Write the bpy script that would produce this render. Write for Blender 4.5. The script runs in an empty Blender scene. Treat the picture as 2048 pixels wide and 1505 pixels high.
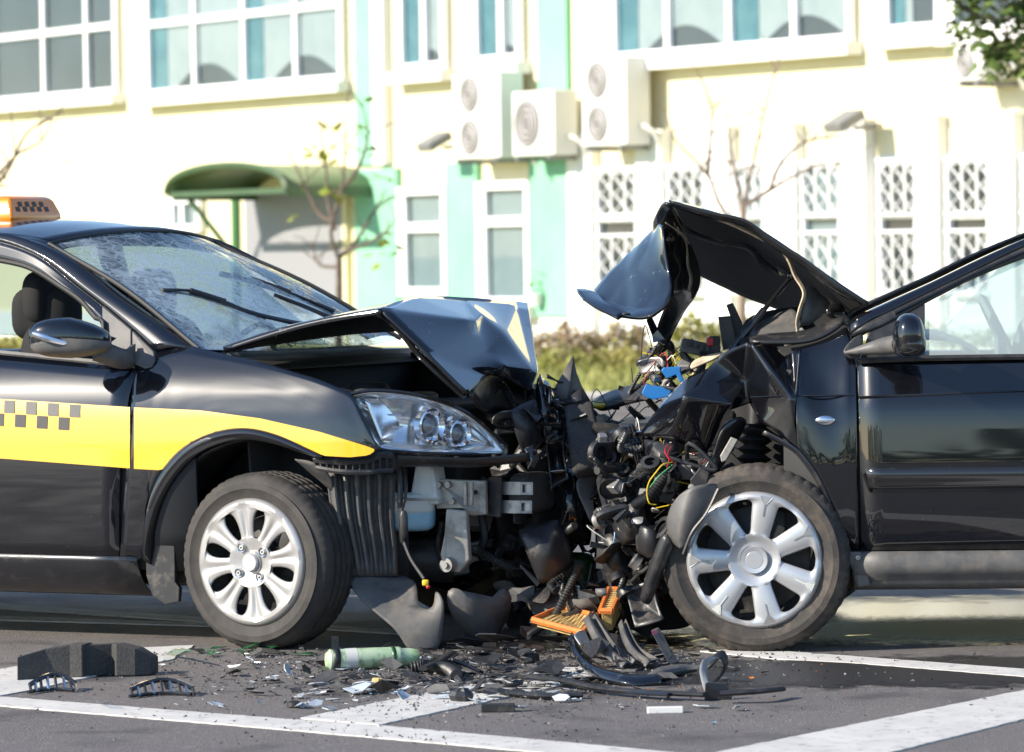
import bpy, math, random
from mathutils import Vector as V, Matrix
import numpy as np
random.seed(7)
S = bpy.context.scene
COL = S.collection

# ---------------------------------------------------------------- camera
FPX, CAMH = 8400.0, 1.355                    # focal length in pixels of a 2048 px wide picture, eye height
PITCH, ROLL = math.atan(252 / FPX), math.radians(0.8)
CAM = V((0, 0, CAMH))
FW = V((0, math.cos(PITCH), -math.sin(PITCH)))
_r0, _u0 = V((1, 0, 0)), V((0, math.sin(PITCH), math.cos(PITCH)))
UP = _u0 * math.cos(ROLL) + _r0 * math.sin(ROLL)
RT = _r0 * math.cos(ROLL) - _u0 * math.sin(ROLL)
cd = bpy.data.cameras.new('camera'); cam = bpy.data.objects.new('camera', cd); COL.objects.link(cam)
cam.matrix_world = Matrix((RT, UP, -FW)).transposed().to_4x4()
cam.location = CAM
cd.sensor_width = 36; cd.sensor_fit = 'HORIZONTAL'; cd.lens = FPX * 36 / 2048
cd.clip_start = 0.5; cd.clip_end = 3000
cd.dof.use_dof = True; cd.dof.focus_distance = 14.0; cd.dof.aperture_fstop = 5.6
S.camera = cam

# ---------------------------------------------------------------- light
SUN_TO = V((0.92, 0.38, 0)).normalized()     # horizontal heading of the sunlight
SUN_EL = math.radians(29)
w = bpy.data.worlds.new('World'); S.world = w; w.use_nodes = True
nt = w.node_tree
sky = nt.nodes.new('ShaderNodeTexSky'); sky.sky_type = 'NISHITA'; sky.sun_disc = False
sky.sun_elevation = SUN_EL
sky.sun_rotation = math.atan2(-SUN_TO.x, -SUN_TO.y)
sky.air_density = 1.0; sky.dust_density = 0.2; sky.ozone_density = 3.0
bg = nt.nodes['Background']; bg.inputs['Strength'].default_value = 0.14
nt.links.new(sky.outputs[0], bg.inputs[0])
sl = bpy.data.lights.new('sun', 'SUN'); sun = bpy.data.objects.new('sun', sl); COL.objects.link(sun)
sl.energy = 4.8; sl.angle = math.radians(0.5); sl.color = (1.0, 0.91, 0.77)
sd = SUN_TO * math.cos(SUN_EL) + V((0, 0, -math.sin(SUN_EL)))
sun.rotation_euler = sd.to_track_quat('-Z', 'Y').to_euler(); sun.location = (-20, -8, 15)
S.view_settings.view_transform = 'Standard'; S.view_settings.look = 'None'
S.view_settings.exposure = 0.78; S.view_settings.gamma = 1

# ---------------------------------------------------------------- helpers
def ray(x, y): return FW + RT * ((x - 1024) / FPX) + UP * ((752.5 - y) / FPX)
def ground(x, y, z=0.0):
    d = ray(x, y); return CAM + d * ((z - CAM.z) / d.z)
def depth(x, y, Y):
    d = ray(x, y); return CAM + d * (Y / d.y)
ORG = {}
def setp(o, label=None, cat=None, group=None, kind=None):
    for k, v in (('label', label), ('category', cat), ('group', group), ('kind', kind)):
        if v: o[k] = v
    return o
def empty(name, loc, **kw):
    o = bpy.data.objects.new(name, None); o.empty_display_size = .1; o.location = loc
    COL.objects.link(o); ORG[o.name] = V(loc); return setp(o, **kw)
def weld(g, d=1e-5):
    vs, fs = g; key = {}; idx = []; out = []
    for v in vs:
        k = (round(v[0] / d), round(v[1] / d), round(v[2] / d))
        if k not in key: key[k] = len(out); out.append(v)
        idx.append(key[k])
    nf = []
    for f in fs:
        q = []
        for i in f:
            if idx[i] not in q: q.append(idx[i])
        if len(q) > 2: nf.append(tuple(q))
    return out, nf
def mesh(name, g, mat, parent=None, smooth=True, solid=0, sub=0, bev=0, crease=None, ang=38, face=None, off=-1.0, mat2=None, buckle=None, **kw):
    vs, fs = g
    vs = [V(v) for v in vs]
    if parent is not None: o0 = ORG[parent.name]
    else:
        o0 = V((sum(v.x for v in vs) / len(vs), sum(v.y for v in vs) / len(vs), min(v.z for v in vs)))
    me = bpy.data.meshes.new(name)
    me.from_pydata([v - o0 for v in vs], [], fs)
    if face is not None:
        acc = V((0, 0, 0))
        for p in me.polygons: acc += p.normal * p.area
        if acc.dot(face) < 0: me.flip_normals()
    me.materials.append(mat)
    if crease:
        ek = {tuple(sorted(e.vertices)): e.index for e in me.edges}
        at = me.attributes.new('crease_edge', 'FLOAT', 'EDGE')
        for a, b, c in crease:
            i = ek.get((min(a, b), max(a, b)))
            if i is not None: at.data[i].value = c
    if smooth:
        me.polygons.foreach_set('use_smooth', [True] * len(me.polygons))
        if not sub: me.set_sharp_from_angle(angle=math.radians(ang))
    ob = bpy.data.objects.new(name, me); COL.objects.link(ob)
    if parent is not None: ob.parent = parent
    else: ob.location = o0
    ORG[ob.name] = o0
    if sub:
        m = ob.modifiers.new('s', 'SUBSURF'); m.levels = sub; m.render_levels = sub
    if buckle:   # creases hammered into crushed sheet metal: (size, height)
        key = 'buckle_%g' % buckle[0]; tx = bpy.data.textures.get(key) or bpy.data.textures.new(key, 'VORONOI')
        tx.noise_scale = buckle[0]; tx.weight_1 = -1; tx.weight_2 = 1; tx.noise_intensity = 1
        m = ob.modifiers.new('d', 'DISPLACE'); m.texture = tx; m.strength = buckle[1]; m.mid_level = .3; m.texture_coords = 'LOCAL'
    if solid:
        m = ob.modifiers.new('t', 'SOLIDIFY'); m.thickness = solid; m.offset = off
        if mat2: me.materials.append(mat2); m.material_offset = 1
    if bev:
        m = ob.modifiers.new('b', 'BEVEL'); m.width = bev; m.segments = 2; m.limit_method = 'ANGLE'
        m.harden_normals = False
    return setp(ob, **kw)
def join(*gs):
    vs, fs = [], []
    for a, b in gs:
        k = len(vs); vs += [V(v) for v in a]; fs += [tuple(i + k for i in f) for f in b]
    return vs, fs
def spline(pts, n, lin=False):
    pts = [V(p) for p in pts]
    if len(pts) == 2: lin = True
    d = [0.0]
    for a, b in zip(pts, pts[1:]): d.append(d[-1] + max((b - a).length, 1e-6))
    out = []
    for i in range(n):
        t = d[-1] * i / (n - 1)
        k = 0
        while k < len(d) - 2 and t > d[k + 1]: k += 1
        s = (t - d[k]) / (d[k + 1] - d[k])
        p1, p2 = pts[k], pts[k + 1]
        if lin: out.append(p1.lerp(p2, s)); continue
        p0 = pts[k - 1] if k else p1 * 2 - p2
        p3 = pts[k + 2] if k + 2 < len(pts) else p2 * 2 - p1
        h = d[k + 1] - d[k]
        h0 = d[k] - d[k - 1] if k else h
        h2 = d[k + 2] - d[k + 1] if k + 2 < len(d) else h
        m1 = ((p1 - p0) / h0 * h + (p2 - p1) / h * h0) / (h0 + h) * h if k else (p2 - p1)
        m2 = ((p2 - p1) / h * h2 + (p3 - p2) / h2 * h) / (h + h2) * h if k + 2 < len(d) else (p2 - p1)
        s2, s3 = s * s, s * s * s
        out.append(p1 * (2 * s3 - 3 * s2 + 1) + m1 * (s3 - 2 * s2 + s) + p2 * (3 * s2 - 2 * s3) + m2 * (s3 - s2))
    return out
def gridf(nr, nc, closed=False):
    f = []
    for i in range(nr - 1):
        for j in range(nc if closed else nc - 1):
            k = (j + 1) % nc
            f.append((i * nc + j, i * nc + k, (i + 1) * nc + k, (i + 1) * nc + j))
    return f
def loft(rows, nu=12, nv=12, lu=False, lv=False):
    R = [spline(r, nu, lu) for r in rows]
    if len(rows) == 1: raise ValueError
    cols = [spline([r[j] for r in R], nv, lv) for j in range(nu)]
    return [cols[j][i] for i in range(nv) for j in range(nu)], gridf(nv, nu)
def frame(t):
    t = t.normalized(); a = V((0, 0, 1)) if abs(t.z) < .9 else V((1, 0, 0))
    x = t.cross(a).normalized(); return x, t.cross(x).normalized()
def tube(path, r, n=8, m=0, lin=False, cap=True, flat=1.0):
    P = spline(path, m, lin) if m else [V(p) for p in path]
    N = len(P); vs = []; x = None
    for i in range(N):
        t = (P[min(i + 1, N - 1)] - P[max(i - 1, 0)])
        if t.length < 1e-9: t = V((0, 0, 1))
        t.normalize()
        if x is None: x, y = frame(t)
        else:
            x = (x - t * x.dot(t))
            if x.length < 1e-6: x, y = frame(t)
            x.normalize(); y = t.cross(x)
        if callable(r): rr = r(i / (N - 1))
        elif isinstance(r, (list, tuple)):
            q = i / (N - 1) * (len(r) - 1); k = min(int(q), len(r) - 2); rr = r[k] + (r[k + 1] - r[k]) * (q - k)
        else: rr = r
        for j in range(n):
            a = 2 * math.pi * j / n
            vs.append(P[i] + x * (rr * math.cos(a)) + y * (rr * flat * math.sin(a)))
    fs = gridf(N, n, True)
    if cap: fs += [tuple(range(n))[::-1], tuple(range((N - 1) * n, N * n))]
    return vs, fs
def corrug(path, r, pitch=.012, amp=.12, n=10):
    P = spline(path, 60); L = sum((b - a).length for a, b in zip(P, P[1:]))
    m = max(8, int(L / pitch * 4)); P = spline(path, m)
    return tube(P, lambda t: r * (1 + amp * math.sin(t * (m - 1) * math.pi / 2)), n)
def box(c, hs, ax=None):
    c = V(c); ax = ax or (V((1, 0, 0)), V((0, 1, 0)), V((0, 0, 1)))
    vs = [c + ax[0] * (hs[0] * i) + ax[1] * (hs[1] * j) + ax[2] * (hs[2] * k) for k in (-1, 1) for j in (-1, 1) for i in (-1, 1)]
    return vs, [(0, 2, 3, 1), (4, 5, 7, 6), (0, 1, 5, 4), (2, 6, 7, 3), (0, 4, 6, 2), (1, 3, 7, 5)]
def prism(poly, vec):
    poly = [V(p) for p in poly]; n = len(poly); vec = V(vec)
    return poly + [p + vec for p in poly], [tuple(range(n))[::-1], tuple(range(n, 2 * n))] + [(i, (i + 1) % n, n + (i + 1) % n, n + i) for i in range(n)]
def lathe(prof, c, axis, n=48, x0=None, closed=False):
    axis = V(axis).normalized(); x, y = frame(axis)
    if x0 is not None: x = V(x0); y = axis.cross(x)
    c = V(c); vs = []
    for r, a in prof:
        for j in range(n):
            t = 2 * math.pi * j / n
            vs.append(c + axis * a + x * (r * math.cos(t)) + y * (r * math.sin(t)))
    m = len(prof); fs = gridf(m, n, True)
    if closed: fs += [((m - 1) * n + j, (m - 1) * n + (j + 1) % n, (j + 1) % n, j) for j in range(n)]
    return vs, fs
def ell(c, rx, ry, rz, ax=None, n=16, m=10, f=None):
    ax = ax or (V((1, 0, 0)), V((0, 1, 0)), V((0, 0, 1))); c = V(c); vs = []
    for i in range(m + 1):
        p = math.pi * i / m
        for j in range(n):
            t = 2 * math.pi * j / n
            q = [math.sin(p) * math.cos(t), math.sin(p) * math.sin(t), math.cos(p)]
            if f: q = f(q)
            vs.append(c + ax[0] * (rx * q[0]) + ax[1] * (ry * q[1]) + ax[2] * (rz * q[2]))
    return vs, gridf(m + 1, n, True)
def sq(q, e):   # rounds a sphere towards a box
    return [math.copysign(abs(v) ** e, v) for v in q]

# ---------------------------------------------------------------- materials
MT = {}
def M(name, col, rough=.5, metal=0.0, coat=0.0, col2=None, ns=8.0, nlo=.4, nhi=.6, bump=0, bs=60, spec=.5, speck=None, rvar=0, sub=None, dust=None):
    m = bpy.data.materials.new(name); m.use_nodes = True; t = m.node_tree; b = t.nodes['Principled BSDF']
    L = t.links.new
    b.inputs['Base Color'].default_value = (*col, 1); b.inputs['Roughness'].default_value = rough
    b.inputs['Metallic'].default_value = metal; b.inputs['Coat Weight'].default_value = coat
    b.inputs['Coat Roughness'].default_value = .03; b.inputs['Coat IOR'].default_value = 1.65; b.inputs['Specular IOR Level'].default_value = spec
    tc = t.nodes.new('ShaderNodeTexCoord').outputs['Object']
    def noise(sc, det=5, rough=.6):
        n = t.nodes.new('ShaderNodeTexNoise'); n.inputs['Scale'].default_value = sc; n.inputs['Detail'].default_value = det
        n.inputs['Roughness'].default_value = rough; L(tc, n.inputs['Vector']); return n.outputs['Fac']
    def ramp(f, lo, hi):
        r = t.nodes.new('ShaderNodeMapRange'); r.inputs[1].default_value = lo; r.inputs[2].default_value = hi; L(f, r.inputs[0]); return r.outputs[0]
    def mix(f, a, c2):
        x = t.nodes.new('ShaderNodeMix'); x.data_type = 'RGBA'; L(f, x.inputs[0])
        if isinstance(a, tuple): x.inputs[6].default_value = (*a, 1)
        else: L(a, x.inputs[6])
        x.inputs[7].default_value = (*c2, 1); return x.outputs[2]
    c = None
    if col2: c = mix(ramp(noise(ns), nlo, nhi), col, col2)
    if dust:  # (colour, scale, lo, hi): patchy dirt that also dulls the gloss
        fd = ramp(noise(dust[1], 8, .7), dust[2], dust[3])
        c = mix(fd, c if c is not None else col, dust[0])
        rr = t.nodes.new('ShaderNodeMapRange'); rr.inputs[3].default_value = rough; rr.inputs[4].default_value = .8
        L(fd, rr.inputs[0]); L(rr.outputs[0], b.inputs['Roughness'])
        if coat:
            r2 = t.nodes.new('ShaderNodeMapRange'); r2.inputs[3].default_value = coat; r2.inputs[4].default_value = 0
            L(fd, r2.inputs[0]); L(r2.outputs[0], b.inputs['Coat Weight'])
    if speck:  # (colour, scale, size)
        vn = t.nodes.new('ShaderNodeTexVoronoi'); vn.inputs['Scale'].default_value = speck[1]; L(tc, vn.inputs['Vector'])
        f = ramp(vn.outputs['Distance'], speck[2], speck[2] * .6)
        wn = t.nodes.new('ShaderNodeMath'); wn.operation = 'MULTIPLY'; L(f, wn.inputs[0]); L(ramp(vn.outputs['Color'], .35, .6), wn.inputs[1])
        c = mix(wn.outputs[0], c if c is not None else col, speck[0])
    if c is not None: L(c, b.inputs['Base Color'])
    if rvar: 
        rr = t.nodes.new('ShaderNodeMapRange'); rr.inputs[3].default_value = max(0, rough - rvar); rr.inputs[4].default_value = rough + rvar
        L(noise(ns * 1.7), rr.inputs[0]); L(rr.outputs[0], b.inputs['Roughness'])
    if bump:
        bp = t.nodes.new('ShaderNodeBump'); bp.inputs['Strength'].default_value = 1; bp.inputs['Distance'].default_value = bump
        L(noise(bs, 6), bp.inputs['Height']); L(bp.outputs[0], b.inputs['Normal'])
    MT[name] = m; return m
def glassy(name, tint, refl=1.0, ior=1.5, film=0):
    m = bpy.data.materials.new(name); m.use_nodes = True; t = m.node_tree; t.nodes.remove(t.nodes['Principled BSDF'])
    o = t.nodes['Material Output']; mx = t.nodes.new('ShaderNodeMixShader'); tr = t.nodes.new('ShaderNodeBsdfTransparent')
    gl = t.nodes.new('ShaderNodeBsdfGlossy'); fr = t.nodes.new('ShaderNodeFresnel')
    tr.inputs[0].default_value = (*tint, 1); gl.inputs['Roughness'].default_value = .01; gl.inputs[0].default_value = (refl, refl, refl, 1)
    ge = t.nodes.new('ShaderNodeNewGeometry'); mp = t.nodes.new('ShaderNodeMapRange'); mp.inputs[3].default_value = ior; mp.inputs[4].default_value = 1 / ior
    t.links.new(ge.outputs['Backfacing'], mp.inputs[0]); t.links.new(mp.outputs[0], fr.inputs[0])
    t.links.new(fr.outputs[0], mx.inputs[0]); t.links.new(tr.outputs[0], mx.inputs[1]); t.links.new(gl.outputs[0], mx.inputs[2]); t.links.new(mx.outputs[0], o.inputs[0])
    if film:   # dusty film on the pane
        m2 = t.nodes.new('ShaderNodeMixShader'); d = t.nodes.new('ShaderNodeBsdfDiffuse'); d.inputs[0].default_value = (.72, .82, .80, 1); m2.inputs[0].default_value = film
        t.links.new(mx.outputs[0], m2.inputs[1]); t.links.new(d.outputs[0], m2.inputs[2]); t.links.new(m2.outputs[0], o.inputs[0])
    MT[name] = m; return m
DIRT = (.16, .13, .10)
M('paint_taxi', (.0035, .0045, .008), .3, coat=1, spec=.12, speck=((.35, .35, .36), 38, .035))
M('paint_car', (.0035, .0038, .0055), .3, coat=1, spec=.12, speck=((.32, .31, .3), 34, .03))
M('paint_dirty', (.010, .011, .015), .3, coat=.6, dust=((.09, .075, .06), 9, .5, .75))
M('paint_torn', (.004, .005, .008), .3, coat=1, spec=.12, dust=((.38, .38, .36), 17, .63, .71))
M('yellow', (.74, .425, .008), .35, coat=.7, dust=((.5, .36, .05), 3, .5, 1.0))
M('decal_black', (.03, .028, .03), .5)
M('black_plastic', (.018, .018, .019), .42, col2=(.035, .034, .033), ns=25, bump=.0006, bs=300)
M('grey_plastic', (.075, .074, .074), .5, col2=(.11, .105, .1), ns=12, bump=.0006, bs=260, dust=((.17, .145, .12), 11, .5, .8))
M('dark_plastic', (.022, .022, .024), .38, dust=((.12, .10, .085), 16, .52, .8), bump=.0006, bs=200)
M('gloss_black', (.012, .012, .013), .15, coat=.5)
M('rubber', (.016, .016, .016), .6)
M('tyre', (.030, .027, .025), .75, col2=(.048, .042, .037), ns=14, bump=.0008, bs=160)
M('tyre_dirty', (.036, .032, .029), .8, dust=((.14, .11, .085), 9, .46, .78), bump=.001, bs=140)
M('silver', (.46, .45, .44), .36, metal=.5, col2=(.40, .385, .37), ns=7, rvar=.05)
M('silver_bright', (.52, .52, .53), .32, metal=.55)
M('steel_dark', (.03, .03, .032), .5, metal=.3, dust=((.10, .085, .07), 20, .5, .75))
M('steel', (.36, .35, .34), .42, metal=.7, dust=((.17, .15, .13), 12, .5, .75))
M('galv', (.42, .40, .36), .45, metal=.5, dust=((.2, .17, .13), 14, .45, .75))
M('chrome', (.88, .88, .9), .07, metal=1)
M('chrome_soft', (.8, .81, .83), .22, metal=1)
M('tank_white', (.62, .66, .66), .4, col2=(.52, .55, .54), ns=9)
M('tank_blue', (.20, .38, .50), .35, col2=(.26, .44, .54), ns=8)
M('beige', (.60, .48, .33), .5, col2=(.30, .24, .17), ns=16)
M('blue_plastic', (.02, .17, .48), .38, dust=((.25, .25, .25), 25, .6, .8))
M('orange_frame', (.72, .20, .035), .5, col2=(.52, .15, .04), ns=20)
M('filter_paper', (.60, .42, .16), .85, col2=(.45, .30, .11), ns=22, bump=.002, bs=90)
M('white_plastic', (.72, .71, .68), .45)
M('sign_orange', (.90, .26, .012), .3, coat=.4, sub=1)
M('red_plastic', (.5, .03, .03), .4)
M('wire_red', (.45, .02, .02), .4); M('wire_yellow', (.7, .5, .03), .4); M('wire_blue', (.05, .28, .6), .4); M('wire_white', (.6, .6, .55), .4); M('wire_green', (.06, .3, .1), .4)
M('amber', (.75, .22, .02), .25, coat=.5)
M('seat', (.012, .012, .013), .85); M('seat_light', (.45, .45, .42), .8, col2=(.12, .13, .13), ns=9)
M('interior', (.02, .02, .021), .7)
M('interior_grey', (.28, .30, .30), .75)
M('foam', (.035, .034, .034), .75, col2=(.07, .066, .062), ns=120, nlo=.35, nhi=.7, bump=.003, bs=220)
M('green_glass', (.015, .10, .035), .12, coat=.6, dust=((.4, .42, .38), 30, .6, .8))
M('green_dark', (.02, .075, .02), .3)
M('shard_clear', (.55, .60, .64), .12, coat=.8, col2=(.38, .42, .46), ns=30)
M('bottle_green', (.46, .55, .40), .4, col2=(.30, .46, .24), ns=12, nlo=.35, nhi=.65, dust=((.10, .09, .08), 22, .5, .66))
M('label_grey', (.55, .56, .52), .5)
glassy('clear_lens', (.93, .95, .97)); glassy('car_glass', (.42, .52, .54)); glassy('car_glass_light', (.70, .82, .81), ior=1.9, film=.33); glassy('tint_glass', (.30, .38, .42)); M('lamp_silver', (.96, .97, .98), .13, metal=.78)
glassy('window_glass', (.80, .84, .86), ior=1.45)
# ================================================================ ground and road
def asphalt():
    m = bpy.data.materials.new('asphalt'); m.use_nodes = True; t = m.node_tree; b = t.nodes['Principled BSDF']; L = t.links.new
    tc = t.nodes.new('ShaderNodeTexCoord').outputs['Object']
    def nz(sc, det=4, dist=0):
        n = t.nodes.new('ShaderNodeTexNoise'); n.inputs['Scale'].default_value = sc; n.inputs['Detail'].default_value = det
        n.inputs['Distortion'].default_value = dist; L(tc, n.inputs['Vector']); return n.outputs['Fac']
    def rp(f, lo, hi, a=0., c=1.):
        r = t.nodes.new('ShaderNodeMapRange'); r.inputs[1].default_value = lo; r.inputs[2].default_value = hi
        r.inputs[3].default_value = a; r.inputs[4].default_value = c; L(f, r.inputs[0]); return r.outputs[0]
    def mx(f, a, c, mode='MIX'):
        x = t.nodes.new('ShaderNodeMix'); x.data_type = 'RGBA'; x.blend_type = mode
        if isinstance(f, float): x.inputs[0].default_value = f
        else: L(f, x.inputs[0])
        for i, q in ((6, a), (7, c)):
            if isinstance(q, tuple): x.inputs[i].default_value = (*q, 1)
            else: L(q, x.inputs[i])
        return x.outputs[2]
    c = mx(rp(nz(.9, 5), .35, .65), (.150, .134, .127), (.195, .172, .158))
    c = mx(rp(nz(90, 3), .3, .7), c, (.105, .096, .094))
    v = t.nodes.new('ShaderNodeTexVoronoi'); v.inputs['Scale'].default_value = 70; L(tc, v.inputs['Vector'])
    c = mx(rp(v.outputs['Color'], .72, 1.0), c, (.22, .205, .19))
    # fluid stain soaked into the asphalt beside the dark car, dry dust elsewhere
    c = mx(rp(nz(2.2, 6, .4), .56, .66, 0, .55), c, (.036, .034, .036))
    c = mx(rp(nz(5, 7, .2), .60, .75, 0, .5), c, (.20, .17, .14))
    L(c, b.inputs['Base Color'])
    L(rp(nz(3, 5), .3, .7, .62, .88), b.inputs['Roughness'])
    bp = t.nodes.new('ShaderNodeBump'); bp.inputs['Distance'].default_value = .006; L(nz(140, 4), bp.inputs['Height']); L(bp.outputs[0], b.inputs['Normal'])
    return m
ASPH = asphalt()
def stain_mat(name, col, scale, lo, hi, soft=True, rough=.4):
    """absorbent powder and spilled liquid: ragged patches, clear between them"""
    m = bpy.data.materials.new(name); m.use_nodes = True; t = m.node_tree; L = t.links.new; b = t.nodes['Principled BSDF']
    b.inputs['Base Color'].default_value = (*col, 1); b.inputs['Roughness'].default_value = rough
    tc = t.nodes.new('ShaderNodeTexCoord')
    n = t.nodes.new('ShaderNodeTexNoise'); n.inputs['Scale'].default_value = scale; n.inputs['Detail'].default_value = 9; n.inputs['Roughness'].default_value = .72
    L(tc.outputs['Object'], n.inputs['Vector'])
    g = t.nodes.new('ShaderNodeTexGradient'); g.gradient_type = 'SPHERICAL'
    mp = t.nodes.new('ShaderNodeMapping'); L(tc.outputs['Generated'], mp.inputs[0]); mp.inputs['Location'].default_value = (-1, -1, 0); mp.inputs['Scale'].default_value = (2, 2, 0)
    L(mp.outputs[0], g.inputs[0])
    a = t.nodes.new('ShaderNodeMath'); a.operation = 'MULTIPLY_ADD'; L(g.outputs['Fac'], a.inputs[0]); a.inputs[1].default_value = .75; L(n.outputs['Fac'], a.inputs[2])
    r = t.nodes.new('ShaderNodeMapRange'); r.inputs[1].default_value = lo; r.inputs[2].default_value = hi; L(a.outputs[0], r.inputs[0])
    L(r.outputs[0], b.inputs['Alpha']); return m
road = mesh('road', ([(-400, -400, 0), (400, -400, 0), (400, 38.1, 0), (-400, 38.1, 0)], [(0, 1, 2, 3)]), ASPH, smooth=False, kind='structure')
M('grass', (.17, .20, .05), .9, col2=(.30, .28, .10), ns=1.2, nlo=.35, nhi=.65)
lawn = mesh('lawn', ([(-700, 38.4, .03), (700, 38.4, .03), (700, 1500, .03), (-700, 1500, .03)], [(0, 1, 2, 3)]), MT['grass'], smooth=False, kind='structure')
M('kerbstone', (.55, .52, .47), .8, col2=(.45, .42, .38), ns=3)
for i in range(-26, 27):
    mesh('kerb', box((i * 1.0, 38.25, .02), (.494, .15, .028)), MT['kerbstone'], bev=.01, smooth=False, kind='structure')
M('line_paint', (.50, .485, .46), .75, col2=(.58, .56, .53), ns=6, dust=((.17, .155, .145), 20, .55, .72), bump=.001, bs=180)
def mark(name, poly, nseg=1):
    P = [ground(x, y, .0042) for x, y in poly]; Q = []; rm = random.Random(len(P))
    for a, b in zip(P, P[1:] + P[:1]):
        n = max(1, int((b - a).length / .03)); Q += [a.lerp(b, i / n) + V((rm.uniform(-.0035, .0035), rm.uniform(-.0045, .0045), 0)) for i in range(n)]
    mesh(name, prism(Q, V((0, 0, -.004))), MT['line_paint'], smooth=False, kind='structure')
mark('road_marking', [(-260, 1374), (-260, 1391), (0, 1411), (600, 1461), (1300, 1524), (1480, 1540), (1480, 1516), (1300, 1500), (765, 1451), (560, 1437), (0, 1393)])
mark('road_marking', [(600, 1436), (760, 1449), (1027, 1391), (1260, 1341), (1140, 1330), (1010, 1354)])
mark('road_marking', [(-300, 1409), (-120, 1412), (40, 1384), (345, 1318), (390, 1290), (270, 1296), (0, 1338)])
mark('road_marking', [(1420, 1507), (1560, 1560), (2160, 1410), (2420, 1350), (2300, 1332), (2048, 1380)])
mark('road_marking', [(1400, 1302), (1560, 1318), (1700, 1325), (2048, 1353), (2300, 1374), (2300, 1358), (2048, 1338), (1700, 1312), (1500, 1297)])
mark('road_marking', [(-300, 1190), (-300, 1199), (0, 1217), (400, 1243), (800, 1268), (800, 1260), (400, 1234), (0, 1207)])
mark('road_marking', [(-300, 1231), (-300, 1240), (0, 1240), (420, 1252), (420, 1246), (0, 1232)])
def sheet(name, cx, cy, rx, ry, z, mat):
    c = ground(cx, cy); 
    mesh(name, ([(c.x - rx, c.y - ry, z), (c.x + rx, c.y - ry, z), (c.x + rx, c.y + ry, z), (c.x - rx, c.y + ry, z)], [(0, 1, 2, 3)]), mat, smooth=False, kind='stuff')
sheet('absorbent_powder', 1930, 1262, 1.3, .62, .0065, stain_mat('powder', (.85, .77, .46), 30, .52, .86, rough=.9))
sheet('spilled_fluid', 1930, 1238, 1.5, 1.0, .0032, stain_mat('wet_film', (.05, .05, .055), 6, .45, .8, rough=.2))
sheet('fluid_stain', 1790, 1345, 1.5, .75, .0022, stain_mat('wet', (.020, .019, .02), 5, .72, .86, rough=.5))
sheet('fluid_stain', 1150, 1290, 1.0, .65, .0026, stain_mat('wet2', (.022, .019, .018), 7, .80, 1.0, rough=.35))

# ================================================================ building
BA = math.radians(57)
RB, NB, B0 = V((math.cos(BA), -math.sin(BA), 0)), V((-math.sin(BA), -math.cos(BA), 0)), V((0, 57, 0))
AXB = (RB, NB, V((0, 0, 1)))
def wb(x, y, out=0.0):
    d = ray(x, y); p0 = B0 + NB * out
    P = CAM + d * ((p0 - CAM).dot(NB) / d.dot(NB)); q = P - B0
    return q.dot(RB), q.z
def bp(s, h, o): return B0 + RB * s + NB * o + V((0, 0, h))
def bbox(s0, s1, h0, h1, o0, o1):
    return box(bp((s0 + s1) / 2, (h0 + h1) / 2, (o0 + o1) / 2), (abs(s1 - s0) / 2, abs(o1 - o0) / 2, abs(h1 - h0) / 2), AXB)
def rect(x0, y0, x1, y1, out=0.0):
    ym, xm = (y0 + y1) / 2, (x0 + x1) / 2
    return wb(x0, ym, out)[0], wb(x1, ym, out)[0], wb(xm, y1, out)[1], wb(xm, y0, out)[1]   # s0,s1,h0,h1
M('wall_cream', (.80, .72, .49), .9, col2=(.73, .65, .43), ns=.7, nlo=.45, nhi=.8, bump=.004, bs=30)
M('wall_green', (.22, .50, .33), .9, col2=(.26, .54, .37), ns=.9)
M('trim_white', (.80, .79, .76), .7); M('frame_white', (.82, .82, .82), .5)
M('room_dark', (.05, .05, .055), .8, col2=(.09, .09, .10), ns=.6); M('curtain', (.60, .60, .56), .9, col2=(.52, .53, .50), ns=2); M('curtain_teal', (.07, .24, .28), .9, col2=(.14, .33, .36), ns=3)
M('blind_grey', (.36, .42, .42), .8, col2=(.42, .47, .47), ns=2)
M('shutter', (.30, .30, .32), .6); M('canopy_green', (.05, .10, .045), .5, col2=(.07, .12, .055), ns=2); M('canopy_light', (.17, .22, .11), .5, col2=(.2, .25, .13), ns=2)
M('ac_white', (.74, .73, .70), .5); M('ac_grille', (.20, .18, .18), .6); M('post_green', (.06, .2, .08), .5); M('grey_metal', (.22, .22, .22), .5)
bld = empty('building', bp(0, 0, 0), label='long two storey cream building with green bays, white windows and lattice grilles', cat='building')
Z_UP = V((0, 0, 1))
SL, SR = wb(-1500, 400)[0], wb(3600, 400)[0]
mesh('wall', bbox(SL, SR, 0, 9, -12, 0), MT['wall_cream'], bld, smooth=False)
mesh('plinth', bbox(SL, SR, 0, .45, 0, .06), MT['trim_white'], bld, smooth=False)
def panel(x0, y0, x1, y1, mat, out=.08, name='wall_panel', h0=None, h1=None):
    s0, s1, a, b = rect(x0, y0, x1, y1)
    mesh(name, bbox(s0, s1, a if h0 is None else h0, b if h1 is None else h1, .002, out), mat, bld, smooth=False)
panel(718, -200, 757, 330, MT['wall_green'], h1=8.9)
panel(758, -200, 782, 330, MT['trim_white'], .14, h1=8.9)
panel(1084, -200, 1142, 320, MT['wall_green'], h1=8.9)
panel(722, 338, 806, 700, MT['wall_green'], .10, h0=.46); panel(905, 325, 966, 700, MT['wall_green'], .10, h0=.46)
panel(1072, 318, 1148, 700, MT['wall_green'], .10, h0=.46)
panel(806, 592, 905, 700, MT['wall_green'], .07, h0=.46); panel(966, 610, 1072, 700, MT['wall_green'], .07, h0=.46)
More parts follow.
